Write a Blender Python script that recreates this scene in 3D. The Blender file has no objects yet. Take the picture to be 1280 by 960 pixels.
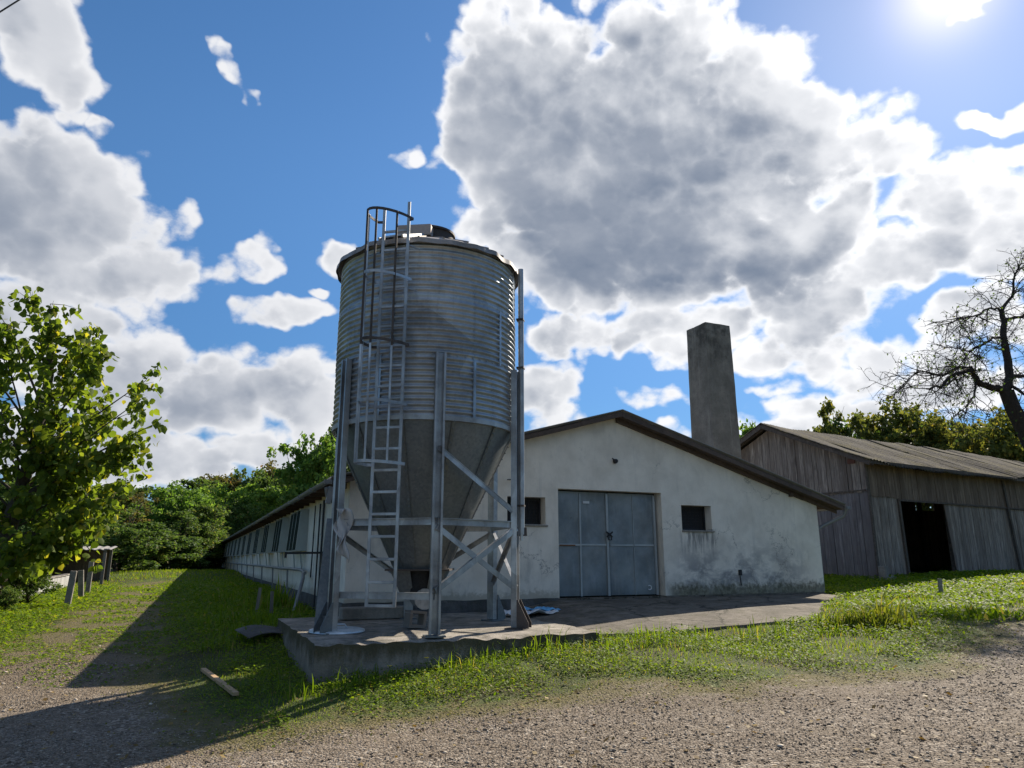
import bpy, bmesh, math, random
import numpy as np
from mathutils import Vector, Matrix, noise as mnoise
R_ = math.radians
rng = np.random.default_rng(7)
random.seed(7)
SC = bpy.context.scene
COL = SC.collection
YAW = R_(23.6)
CY, SY = math.cos(YAW), math.sin(YAW)
P0 = Vector((-2.64, 10.08, 0.0))          # front left corner of the silo slab
def wl(w, l, z=0.0):                      # site frame (along gable, along barn) -> world
    return Vector((P0.x + w*CY - l*SY, P0.y + w*SY + l*CY, z))
def to_wl(x, y):
    dx, dy = x-P0.x, y-P0.y
    return dx*CY+dy*SY, -dx*SY+dy*CY

# ------------------------------------------------------------------ node helpers
class NT:
    def __init__(s, tree): s.t = tree; s.n = tree.nodes; s.l = tree.links
    def put(s, sock, v):
        if isinstance(v, bpy.types.NodeSocket): s.l.new(v, sock)
        elif v is not None:
            if hasattr(sock, 'default_value'):
                dv = sock.default_value
                if hasattr(dv, '__len__'):
                    if not hasattr(v, '__len__'): v = [v]*len(dv)
                    if len(dv) == 4 and len(v) == 3: v = tuple(v)+(1,)
                sock.default_value = v
    def node(s, typ, props=None, **ins):
        nd = s.n.new(typ)
        for k, v in (props or {}).items(): setattr(nd, k, v)
        for k, v in ins.items():
            key = int(k[1:]) if k[0] == '_' and k[1:].isdigit() else k.replace('_', ' ')
            s.put(nd.inputs[key], v)
        return nd
    def coord(s, which='Object'): return s.node('ShaderNodeTexCoord').outputs[which]
    def math(s, op, a, b=None, c=None, clamp=False):
        nd = s.node('ShaderNodeMath', {'operation': op, 'use_clamp': clamp})
        for i, v in enumerate((a, b, c)):
            if v is not None: s.put(nd.inputs[i], v)
        return nd.outputs[0]
    def vmath(s, op, a, b=None, out=0):
        nd = s.node('ShaderNodeVectorMath', {'operation': op})
        s.put(nd.inputs[0], a)
        if b is not None: s.put(nd.inputs[1], b)
        return nd.outputs[out]
    def noise(s, vec, scale=5, detail=4, rough=.55, dist=0, out='Fac'):
        return s.node('ShaderNodeTexNoise', Vector=vec, Scale=scale, Detail=detail, Roughness=rough, Distortion=dist).outputs[out]
    def voro(s, vec, scale=5, feat='F1', out='Distance', rnd=1):
        return s.node('ShaderNodeTexVoronoi', {'feature': feat}, Vector=vec, Scale=scale, Randomness=rnd).outputs[out]
    def scale(s, vec, sc):
        return s.vmath('MULTIPLY', vec, sc)
    def ramp(s, fac, lo, hi, a=0., b=1., smooth=True):
        nd = s.node('ShaderNodeMapRange', {'interpolation_type': 'SMOOTHSTEP' if smooth else 'LINEAR', 'clamp': True})
        for i, v in enumerate((fac, lo, hi, a, b)): s.put(nd.inputs[i], v)
        return nd.outputs[0]
    def mix(s, fac, a, b, mode='MIX'):
        nd = s.node('ShaderNodeMix', {'data_type': 'RGBA', 'blend_type': mode})
        s.put(nd.inputs[0], fac); s.put(nd.inputs[6], a); s.put(nd.inputs[7], b)
        return nd.outputs[2]
    def crange(s, fac, stops):
        nd = s.n.new('ShaderNodeValToRGB'); cr = nd.color_ramp
        while len(cr.elements) < len(stops): cr.elements.new(.5)
        for e, (p, c) in zip(cr.elements, stops):
            e.position = p; e.color = tuple(c)+(1,) if len(c) == 3 else c
        s.put(nd.inputs[0], fac); return nd.outputs[0]
    def sep(s, v):
        nd = s.node('ShaderNodeSeparateXYZ', Vector=v); return nd.outputs
    def attr(s, name):
        return s.node('ShaderNodeAttribute', {'attribute_name': name}).outputs
    def bump(s, h, strength=.5, dist=.02, normal=None):
        nd = s.node('ShaderNodeBump', Strength=strength, Distance=dist, Height=h)
        if normal is not None: s.put(nd.inputs['Normal'], normal)
        return nd.outputs[0]
def C(r, g, b): return (r, g, b, 1)
MATS = {}
def material(name, fn):
    m = bpy.data.materials.new(name); m.use_nodes = True
    t = NT(m.node_tree); t.n.clear()
    out = t.n.new('ShaderNodeOutputMaterial')
    r = fn(t)
    if isinstance(r, dict):
        p = t.n.new('ShaderNodeBsdfPrincipled')
        for k, v in r.items(): t.put(p.inputs[k], v)
        r = p.outputs[0]
    t.l.new(r, out.inputs['Surface'])
    MATS[name] = m
    return m

def plain(name, col, rough=.6, metal=0., var=.25, scale=4., bump=.15, bdist=.005):
    def f(t):
        o = t.coord()
        n = t.noise(o, scale, 6, .6); n2 = t.noise(o, scale*9, 3)
        rn = t.attr('rnd')[2]
        k = t.math('ADD', t.math('MULTIPLY', t.math('SUBTRACT', n, .5), var*2.2), t.math('MULTIPLY', t.math('SUBTRACT', rn, .5), var*.8))
        k = t.math('ADD', k, 1.)
        c = t.mix(1., col, t.node('ShaderNodeCombineXYZ', X=k, Y=k, Z=k).outputs[0], 'MULTIPLY')
        return {'Base Color': c, 'Metallic': metal, 'Roughness': t.ramp(n2, .2, .8, rough-.1, min(1, rough+.12)), 'Normal': t.bump(n2, bump, bdist)}
    return material(name, f)

def galv(name, base, rough=.42, metal=.7, rust=.25, streak=1., mott=1.):
    def f(t):
        o = t.coord()
        sp = t.noise(o, 2.2, 6, .6)
        fine = t.noise(o, 40, 3)
        st = t.noise(t.scale(o, (7, 7, .5)), 1.6, 5, .65)
        cells = t.voro(o, 28, out='Color')
        cv = t.sep(cells)[0]
        c = t.mix(t.ramp(sp, .3, .7), tuple(x*(1-.28*mott) for x in base), tuple(min(1, x*(1+.25*mott)) for x in base))
        c = t.mix(t.math('MULTIPLY', t.ramp(st, .52, .74), .5*streak), c, tuple(x*.45 for x in base))
        c = t.mix(t.math('MULTIPLY', cv, .07), c, (.75, .76, .76))
        pv = t.sep(t.voro(t.scale(o, (1, 1, 1.3)), .9, out='Color'))[0]
        c = t.mix(1., c, t.mix(pv, tuple(1-.21*mott for _ in range(3)), tuple(1+.18*mott for _ in range(3))), 'MULTIPLY')
        rn = t.noise(t.scale(o, (3, 3, 1.2)), 2.3, 8, .7)
        rm = t.math('MULTIPLY', t.ramp(rn, .66, .74), rust)
        c = t.mix(rm, c, (.13, .06, .03))
        return {'Base Color': c, 'Metallic': t.math('SUBTRACT', metal, t.math('MULTIPLY', rm, .6)),
                'Roughness': t.ramp(sp, .25, .75, rough+.14, rough-.06), 'Normal': t.bump(fine, .06, .004)}
    return material(name, f)

# ------------------------------------------------------------------ mesh helpers
class MB:
    def __init__(s): s.v = []; s.f = []; s.r = []; s.M = None
    def add(s, verts, faces, rnd=None):
        b = len(s.v)
        if s.M is not None: verts = [s.M @ Vector(p) for p in verts]
        s.v += [tuple(p) for p in verts]
        rnd = random.random() if rnd is None else rnd
        s.f += [tuple(b+i for i in f) for f in faces]; s.r += [rnd]*len(faces)
        return s
    def box(s, c, size, rot=None, rnd=None, bev=0.0):
        x, y, z = (d/2 for d in size); c = Vector(c)
        if bev > 0 and min(x, y, z) > bev*1.2:
            vs = []
            for sx in (-1, 1):
                for sy in (-1, 1):
                    for sz in (-1, 1):
                        vs += [(sx*(x-bev), sy*(y-bev), sz*z), (sx*(x-bev), sy*y, sz*(z-bev)), (sx*x, sy*(y-bev), sz*(z-bev))]
            bm = bmesh.new()
            for p in vs: bm.verts.new(p)
            bmesh.ops.convex_hull(bm, input=bm.verts)
            bm.verts.index_update()
            V = [p.co.copy() for p in bm.verts]; Fc = [[q.index for q in f.verts] for f in bm.faces]
            bm.free()
        else:
            V = [Vector((sx*x, sy*y, sz*z)) for sx in (-1, 1) for sy in (-1, 1) for sz in (-1, 1)]
            Fc = [(0, 1, 3, 2), (4, 6, 7, 5), (0, 4, 5, 1), (2, 3, 7, 6), (0, 2, 6, 4), (1, 5, 7, 3)]
        if rot is not None: V = [rot @ p for p in V]
        return s.add([p+c for p in V], Fc, rnd)
    def bar(s, p, q, w, h, up=(0, 0, 1), rnd=None, bev=0.0):
        p, q = Vector(p), Vector(q); d = q-p; L = d.length; d.normalize()
        up = Vector(up); x = d.cross(up)
        if x.length < 1e-4: x = d.cross(Vector((1, 0, 0)))
        x.normalize(); u = x.cross(d)
        rot = Matrix((x, d, u)).transposed()
        return s.box((p+q)/2, (w, L, h), rot, rnd, bev)
    def tube(s, pts, rad, n=8, cap=True, rnd=None):
        pts = [Vector(p) for p in pts]
        if not hasattr(rad, '__len__'): rad = [rad]*len(pts)
        V = []; F = []; prev = None
        for i, p in enumerate(pts):
            d = (pts[min(i+1, len(pts)-1)]-pts[max(i-1, 0)]).normalized()
            if prev is None:
                a = Vector((0, 0, 1)) if abs(d.z) < .9 else Vector((1, 0, 0))
                x = d.cross(a).normalized()
            else:
                x = prev-d*prev.dot(d)
                x = x.normalized() if x.length > 1e-5 else d.orthogonal().normalized()
            prev = x; y = d.cross(x)
            for k in range(n):
                t = 2*math.pi*k/n
                V.append(p+(x*math.cos(t)+y*math.sin(t))*rad[i])
        for i in range(len(pts)-1):
            for k in range(n):
                a, b = i*n+k, i*n+(k+1) % n
                F.append((a, b, b+n, a+n))
        if cap: F += [tuple(range(n))[::-1], tuple(range((len(pts)-1)*n, len(pts)*n))]
        return s.add(V, F, rnd)
    def lathe(s, prof, n=48, c=(0, 0, 0), rnd=None, fn=None, a0=0, a1=2*math.pi, closed=True):
        V = []; F = []; c = Vector(c); m = n if closed else n+1
        for (r, z) in prof:
            for k in range(m):
                t = a0+(a1-a0)*k/n
                rr, zz = (r, z) if fn is None else fn(r, z, t)
                V.append(c+Vector((rr*math.sin(t), -rr*math.cos(t), zz)))
        for i in range(len(prof)-1):
            for k in range(n):
                a = i*m+k; b = i*m+(k+1) % m
                F.append((a, b, b+m, a+m))
        return s.add(V, F, rnd)
    def poly(s, pts, th=None, rnd=None):          # polygon, optional extrusion vector
        n = len(pts); pts = [Vector(p) for p in pts]
        if th is None: return s.add(pts, [tuple(range(n))], rnd)
        th = Vector(th)
        F = [tuple(range(n))[::-1], tuple(range(n, 2*n))]+[(i, (i+1) % n, (i+1) % n+n, i+n) for i in range(n)]
        return s.add(pts+[p+th for p in pts], F, rnd)
    def grid(s, fn, nu, nv, rnd=None):
        V = [fn(i/nu, j/nv) for j in range(nv+1) for i in range(nu+1)]
        F = [(j*(nu+1)+i, j*(nu+1)+i+1, (j+1)*(nu+1)+i+1, (j+1)*(nu+1)+i) for j in range(nv) for i in range(nu)]
        return s.add(V, F, rnd)
    def build(s, name, mat, parent=None, smooth=False, solid=0.0):
        me = bpy.data.meshes.new(name)
        me.from_pydata(s.v, [], s.f); me.update()
        a = me.attributes.new('rnd', 'FLOAT', 'FACE'); a.data.foreach_set('value', np.array(s.r, dtype=np.float32))
        bm = bmesh.new(); bm.from_mesh(me); bmesh.ops.recalc_face_normals(bm, faces=bm.faces); bm.to_mesh(me); bm.free()
        return link(name, me, mat, parent, smooth, solid)
def link(name, me, mat, parent=None, smooth=False, solid=0.0):
    o = bpy.data.objects.new(name, me); COL.objects.link(o)
    for m in (mat if isinstance(mat, (list, tuple)) else [mat]): me.materials.append(m)
    if parent is not None: o.parent = parent
    if smooth:
        me.shade_smooth()
        if smooth is not True: me.set_sharp_from_angle(angle=R_(smooth))
    if solid:
        md = o.modifiers.new('solid', 'SOLIDIFY'); md.thickness = solid
    return o
def tag(o, label=None, cat=None, group=None, kind=None):
    for k, v in (('label', label), ('category', cat), ('group', group), ('kind', kind)):
        if v: o[k] = v
    return o
def empty(name, loc, rz=0, **kw):
    o = bpy.data.objects.new(name, None); COL.objects.link(o)
    o.location = loc; o.rotation_euler = (0, 0, rz); o.empty_display_size = .2
    return tag(o, **kw)
def np_mesh(name, verts, loops, sizes, rnd=None):
    me = bpy.data.meshes.new(name)
    me.vertices.add(len(verts)); me.vertices.foreach_set('co', np.ascontiguousarray(verts, dtype=np.float32).ravel())
    me.loops.add(len(loops)); me.loops.foreach_set('vertex_index', np.ascontiguousarray(loops, dtype=np.int32))
    st = np.concatenate([[0], np.cumsum(sizes)[:-1]]).astype(np.int32)
    me.polygons.add(len(sizes)); me.polygons.foreach_set('loop_start', st); me.polygons.foreach_set('loop_total', np.asarray(sizes, dtype=np.int32))
    if rnd is not None:
        a = me.attributes.new('rnd', 'FLOAT', 'FACE'); a.data.foreach_set('value', np.asarray(rnd, dtype=np.float32))
    me.update(calc_edges=True); me.validate()
    return me

# ------------------------------------------------------------------ camera, sun, sky
CAM_P = Vector((0, 0, 1.65)); PITCH = math.atan(219/890)
cam = bpy.data.cameras.new('camera'); cam.sensor_width = 36; cam.lens = 890/1280*36; cam.clip_end = 3000; cam.clip_start = .1
co = bpy.data.objects.new('camera', cam); COL.objects.link(co)
co.location = CAM_P; co.rotation_euler = (math.pi/2+PITCH, 0, 0); SC.camera = co
SUN_AZ, SUN_EL = R_(36), R_(37)
sdir = Vector((math.sin(SUN_AZ)*math.cos(SUN_EL), math.cos(SUN_AZ)*math.cos(SUN_EL), math.sin(SUN_EL)))
sl = bpy.data.lights.new('sun', 'SUN'); sl.energy = 4.0; sl.angle = R_(.55); sl.color = (1, .91, .77)
so = bpy.data.objects.new('sun', sl); COL.objects.link(so); so.rotation_euler = sdir.to_track_quat('Z', 'Y').to_euler(); so.location = (20, 20, 30)
SC.view_settings.view_transform = 'Standard'; SC.view_settings.look = 'None'; SC.view_settings.gamma = 1; SC.view_settings.exposure = 1.12
SC.cycles.max_bounces = 6; SC.cycles.transparent_max_bounces = 8
SC.cycles.use_denoising = True

def sky_dir(u, v):                         # direction of a cloud seen from the yard (az, el of its centre)
    Fv = Vector((0, math.cos(PITCH), math.sin(PITCH))); Uv = Vector((0, -math.sin(PITCH), math.cos(PITCH)))
    return (Vector((1, 0, 0))*((u-640)/890)+Fv+Uv*((480-v)/890)).normalized()
# cloud bodies: centre, half width, half height, roll, weight
CLOUDS = [
 (600,125,55,42,-10,.75),(655,70,36,40,10,.72),(690,205,115,72,10,.9),(640,270,70,30,10,.7),(810,255,210,95,6,1.1),(762,78,38,34,10,.6),(880,55,70,34,10,.75),(850,165,100,66,10,.92),(950,205,110,72,14,1.0),(985,130,40,26,30,.6),(1070,215,90,44,18,.85),(1185,245,100,36,-6,.8),(1125,200,62,20,22,.7),(880,405,105,28,0,.72),(720,372,56,20,10,.66),(960,445,60,20,0,.62),(1255,195,55,15,-20,.6),(870,345,110,32,0,.8),(980,300,150,52,8,.9),
 (740,352,60,16,10,.64),(690,420,50,34,0,.7),(770,420,90,34,0,.72),(860,440,80,24,0,.66),(1010,380,120,40,-20,.8),(1030,430,90,34,-10,.74),(1215,410,80,50,0,.78),(1120,500,190,30,0,.75),(930,330,110,34,0,.8),(1000,540,200,30,0,.7),(800,405,110,32,-6,.66),(930,390,60,26,0,.6),(1070,360,70,30,-20,.7),(1010,430,90,36,0,.7),(1150,320,95,40,0,.8),(1240,300,90,60,0,.72),(1110,455,150,42,0,.78),(680,490,66,44,0,.75),(700,530,50,24,0,.66),(815,503,66,18,-5,.7),(985,482,50,14,0,.6),(1010,515,110,14,0,.6),
 (60,270,130,75,20,1.0),(150,330,120,62,20,.9),(215,275,48,30,35,.62),(310,330,50,24,30,.66),(345,392,75,22,6,.72),(330,300,26,12,30,.55),(60,400,160,60,0,.85),(200,480,170,70,0,.95),(370,490,80,55,0,.8),(90,560,260,50,0,.85),(300,565,120,28,0,.75),(425,316,26,20,0,.68),(400,360,14,9,0,.55),
 (320,130,13,8,35,.5),(503,184,30,10,0,.46),(552,206,34,10,12,.40),(130,158,24,11,-12,.6),(52,154,26,9,0,.52),(200,238,22,14,20,.5),(90,118,40,12,-10,.42),(40,30,58,52,25,.78),(1243,142,42,9,-24,.66),(1232,10,34,9,12,.5),(1000,600,420,45,0,.6),(500,560,300,60,0,.6),(1440,320,110,110,0,.85)]
def build_world():
    W = bpy.data.worlds.new('World'); SC.world = W; W.use_nodes = True
    g = bpy.data.node_groups.new('CloudField', 'ShaderNodeTree')
    g.interface.new_socket('Vector', in_out='INPUT', socket_type='NodeSocketVector')
    g.interface.new_socket('Density', in_out='OUTPUT', socket_type='NodeSocketFloat'); g.interface.new_socket('Body', in_out='OUTPUT', socket_type='NodeSocketFloat')
    t = NT(g); gi = t.n.new('NodeGroupInput'); go = t.n.new('NodeGroupOutput')
    d0 = gi.outputs[0]
    wn = t.noise(d0, 7, 4, .6, out='Color')
    wv = t.scale(t.vmath('SUBTRACT', wn, (.5, .5, .5)), (.075, .075, .065))
    d = t.vmath('ADD', d0, wv)
    tot = None
    for (u, v, a, b, roll, amp) in CLOUDS:
        c = sky_dir(u, v)
        x = c.cross(Vector((0, 0, 1))).normalized(); y = x.cross(c)
        r = R_(-roll); X = x*math.cos(r)-y*math.sin(r); Y = x*math.sin(r)+y*math.cos(r)
        k = c.dot(sky_dir(640, 480))
        sx, sy = a/890*k*1.3, b/890*k*1.26
        M = Matrix((X, Y, c)).transposed()
        mp = t.n.new('ShaderNodeMapping'); mp.vector_type = 'TEXTURE'
        mp.inputs['Location'].default_value = c; mp.inputs['Rotation'].default_value = M.to_euler('XYZ'); mp.inputs['Scale'].default_value = (sx, sy, 40)
        t.put(mp.inputs['Vector'], d)
        ln = t.vmath('LENGTH', mp.outputs[0], out=1)
        e = t.ramp(ln, 1.2, .3, 0, amp)
        tot = e if tot is None else t.math('SMOOTH_MAX', tot, e, .05)
        big = t.noise(t.scale(d0, (1, 1, 1.5)), 5.5, 10, .56)
    fine = t.noise(t.scale(d0, (1, 1, 1.3)), 22, 6, .6)
    D = t.math('ADD', tot, t.math('MULTIPLY', t.math('SUBTRACT', big, .54), 1.0))
    D = t.math('ADD', D, t.math('MULTIPLY', t.math('SUBTRACT', fine, .5), .4))
    bil = t.voro(t.scale(d, (1, 1, 1.25)), 19); bil2 = t.voro(t.scale(d, (1, 1, 1.25)), 43)
    D = t.math('ADD', D, t.math('ADD', t.math('MULTIPLY', t.math('SUBTRACT', .36, bil), .4), t.math('MULTIPLY', t.math('SUBTRACT', .36, bil2), .2)))
    D = t.math('SUBTRACT', D, t.math('MULTIPLY', t.ramp(tot, .3, 0), .1))
    t.l.new(D, go.inputs[0]); t.l.new(tot, go.inputs[1])
    t = NT(W.node_tree); t.n.clear()
    out = t.n.new('ShaderNodeOutputWorld')
    dv = t.vmath('NORMALIZE', t.coord('Generated'))
    sky = t.node('ShaderNodeTexSky', {'sky_type': 'NISHITA', 'sun_disc': False, 'sun_elevation': SUN_EL, 'sun_rotation': SUN_AZ, 'air_density': 1.0, 'dust_density': .2, 'ozone_density': 2.2, 'altitude': 400})
    elev = t.sep(dv)[2]
    hsv = t.node('ShaderNodeHueSaturation', Hue=.5, Saturation=1.22, Value=.64, Color=t.mix(1., sky.outputs[0], t.mix(t.ramp(elev, 0, .55), (.42, .50, .62), (1, 1, 1)), 'MULTIPLY'))
    def field(vec):
        n = t.n.new('ShaderNodeGroup'); n.node_tree = g; t.put(n.inputs[0], vec); return n.outputs
    D, body = field(dv)[:2]
    S = tuple(sdir)
    tow = t.vmath('NORMALIZE', t.vmath('SUBTRACT', S, dv))
    D2 = field(t.vmath('ADD', dv, t.scale(tow, (.045, .045, .045))))[0]
    alpha = t.ramp(D, .27, .50)
    dot = t.math('MAXIMUM', t.vmath('DOT_PRODUCT', dv, S, out=1), 0)
    thick = t.ramp(D, .42, 1.0)
    shade = t.ramp(D2, .34, 1.05)
    puff = t.noise(t.scale(dv, (1, 1, 1.5)), 4.5, 6, .5)
    k = t.math('ADD', t.math('MULTIPLY', t.ramp(body, .25, .9), .55), t.math('MULTIPLY', t.ramp(D, .42, .72), .22))
    k = t.math('ADD', k, t.math('MULTIPLY', t.math('SUBTRACT', shade, .5), .55))
    k = t.math('ADD', k, t.math('MULTIPLY', t.math('SUBTRACT', puff, .5), .5))
    k = t.math('ADD', k, t.math('MULTIPLY', t.math('SUBTRACT', t.noise(t.scale(dv, (1, 1, 1.7)), 14, 6, .55), .5), .35))
    k = t.math('MULTIPLY', t.ramp(k, .10, 1.14, smooth=False), t.ramp(D, .36, .60))
    near = t.math('POWER', dot, 6)
    bright = t.mix(near, (3.9, 3.95, 4.1), (5.7, 5.7, 5.75))
    dark = t.mix(near, (1.25, 1.46, 1.85), (.55, .80, 1.25))
    cc = t.mix(k, bright, dark)
    # aureole round the sun
    au = t.math('POWER', dot, 900); au2 = t.math('POWER', dot, 30)
    glow = t.mix(1., t.mix(au, (0, 0, 0), (3.2, 2.5, 2.4)), t.mix(au2, (0, 0, 0), (.12, .10, .12)), 'ADD')
    b1 = t.node('ShaderNodeBackground', Color=t.mix(1., hsv.outputs[0], glow, 'ADD'), Strength=.1)
    b2 = t.node('ShaderNodeBackground', Color=t.mix(1., cc, t.mix(.12, (0, 0, 0), glow), 'ADD'), Strength=.1)
    mx = t.node('ShaderNodeMixShader', Fac=alpha); t.l.new(b1.outputs[0], mx.inputs[1]); t.l.new(b2.outputs[0], mx.inputs[2])
    t.l.new(mx.outputs[0], out.inputs['Surface'])
    W.cycles.sampling_method = 'MANUAL'; W.cycles.sample_map_resolution = 512
build_world()

# ------------------------------------------------------------------ terrain
CP = np.array([(-1.6,-10.3,0),(-1.6,-14,0),(-8,-6,-.4),(6,-8,0),(12,-8,.1),(-1,-3,-.14),(-1.4,-2.4,-.17),(-3.2,.5,-.16),(-6,-3,-.34),(-3,4,-.02),(-4,-6,-.25),(-5,7,.0),(1,-2.4,-.04),(3,-3,.05),(8,-3,.2),(14,-3,.35),
(-.3,-.1,0),(2,-.15,.2),(4.3,-.15,.36),(7,0,.38),(9,0,.46),(12,0,.55),(16,0,.65),
(-.5,2,.05),(.3,4.6,.38),(-2,4,.03),(.8,8,.42),(.8,20,.6),(.8,50,.78),(-3,12,.25),(-4,20,.3),(-3.4,42,.95),(-5,41,1.0),(-6.5,44,.7),(-5,34,.45),(-6.7,17,.22),(-7,28,.3),(-10,20,.2),(-20,20,.1),(-4,30,.4),
(19.5,7.4,1.0),(24,6,1.1),(14.3,4.6,.72),(16,4,.8),(15,8,.9),(25,0,.8),(7,4.7,.62),(7,20,.6),(1.5,4.6,.4),
(0,100,.9),(40,60,1.5),(-60,60,.5),(60,0,1),(-60,-20,0),(40,-40,0)])
def _K(a, b): return -np.sqrt(((a[:, None, :]-b[None])**2).sum(-1)+.3)
_A = np.zeros((len(CP)+1,)*2); _A[:-1, :-1] = _K(CP[:, :2], CP[:, :2]); _A[-1, :-1] = _A[:-1, -1] = 1
_CO = np.linalg.solve(_A, np.r_[CP[:, 2], 0])
def height_wl(w, l):
    p = np.stack([np.ravel(w), np.ravel(l)], -1).astype(float); o = np.empty(len(p))
    for i in range(0, len(p), 40000): o[i:i+40000] = _K(p[i:i+40000], CP[:, :2])@_CO[:-1]+_CO[-1]
    far = np.clip((np.hypot(p[:, 0], p[:, 1])-90)/80, 0, 1)
    return o*(1-far)+.7*far
def vnoise(x, y, s, seed=0.0):
    return np.array([mnoise.noise(Vector((a*s+seed, b*s-seed, seed*.37))) for a, b in zip(x, y)])
def height(x, y):
    x = np.atleast_1d(np.asarray(x, float)); y = np.atleast_1d(np.asarray(y, float))
    return height_wl(*to_wl(x, y))
def hz(x, y): return float(height(x, y)[0])
# gravel yard and the track that runs past the barn (site frame outline)
GRAVEL = np.array([(30,-1.5),(16,-.6),(13.3,-.95),(10.75,-2.1),(8.5,-3.0),(6.6,-3.2),(5.45,-3.05),(4.3,-2.9),(3.4,-2.6),(2.45,-2.35),(1.5,-2.15),(.6,-2.15),(-.25,-2.2),(-.8,-2.2),(-1.2,-1.8),(-1.6,-.3),(-2.05,1.5),(-2.15,4.5),(-2.3,7.5),(-2.3,17),(-2.8,23),(-3.3,34),(-4.1,34),(-4.2,21),(-4.25,11.3),(-4.5,7.4),(-5.6,4.4),(-9,2),(-22,2),(-20,-14),(28,-14)])
def sdist(w, l, P=GRAVEL):                  # >0 inside
    w = np.asarray(w, float); l = np.asarray(l, float); best = np.full(w.shape, 1e9); ins = np.zeros(w.shape, bool)
    for i in range(len(P)):
        ax, ay = P[i]; bx, by = P[(i+1) % len(P)]
        dx, dy = bx-ax, by-ay; t = np.clip(((w-ax)*dx+(l-ay)*dy)/(dx*dx+dy*dy), 0, 1)
        best = np.minimum(best, np.hypot(w-ax-t*dx, l-ay-t*dy))
        c = (ay > l) != (by > l); xi = ax+(l-ay)/(by-ay+1e-12)*dx; ins ^= c & (w < xi)
    return np.where(ins, best, -best)
def line_coords(lo, hi, a, b, step, grow=1.18):
    c = list(np.arange(a, b+1e-6, step)); s = step
    while c[-1] < hi: s *= grow; c.append(c[-1]+s)
    s = step
    while c[0] > lo: s *= grow; c.insert(0, c[0]-s)
    return np.array(c)
xs = line_coords(-900, 900, -13, 14, .16); ys = line_coords(-60, 1200, 4, 24, .14)
GX, GY = np.meshgrid(xs, ys); gx, gy = GX.ravel(), GY.ravel()
gw, gl = to_wl(gx, gy)
gz = height_wl(gw, gl)
near = np.exp(-(np.hypot(gx, gy)/60)**2)
nz = vnoise(gx, gy, .9, 3.1)*.035+vnoise(gx, gy, 3.1, 9.2)*.012
sd = sdist(gw, gl)
nb = vnoise(gx, gy, .55, 5.5)*.7+vnoise(gx, gy, 1.9, 2.5)*.4
gm = np.clip((-(sd)+nb)/.9*.5+.5, 0, 1); gm = gm*gm*(3-2*gm)     # 1 = vegetated
mid = np.exp(-((gw+3.3-.04*gl)/.55)**2)*np.clip((gl-3)/6, 0, 1)      # grassy strip between the wheel ruts
gm = np.maximum(gm, mid*.75*(.7+nb)); gm = np.clip(np.maximum(gm, np.clip((gl-1)/6, 0, 1)*(.52+.45*nb)*(sd > 0)), 0, 1)
# the worn wheel track turns to bare earth further down the lane
track = np.clip((gl+.5)/5, 0, 1)*np.clip(sd+.9, 0, 1)*(gw > -14)
gz = gz+nz*near-np.where(sd > 0, 0, 0)
nx, ny = len(xs), len(ys)
GZ = gz.reshape(ny, nx)
def ground_z(x, y):
    i = np.clip(np.searchsorted(xs, x)-1, 0, nx-2); j = np.clip(np.searchsorted(ys, y)-1, 0, ny-2)
    a = (x-xs[i])/(xs[i+1]-xs[i]); b = (y-ys[j])/(ys[j+1]-ys[j])
    return GZ[j, i]*(1-a)*(1-b)+GZ[j, i+1]*a*(1-b)+GZ[j+1, i]*(1-a)*b+GZ[j+1, i+1]*a*b
idx = np.arange(nx*ny).reshape(ny, nx)
q = np.stack([idx[:-1, :-1], idx[:-1, 1:], idx[1:, 1:], idx[1:, :-1]], -1).reshape(-1, 4)
me = np_mesh('ground', np.stack([gx, gy, gz], -1), q.ravel(), np.full(len(q), 4))
for nm, arr in (('veg', gm), ('track', track)):
    a = me.attributes.new(nm, 'FLOAT', 'POINT'); a.data.foreach_set('value', arr.astype(np.float32))
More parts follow.
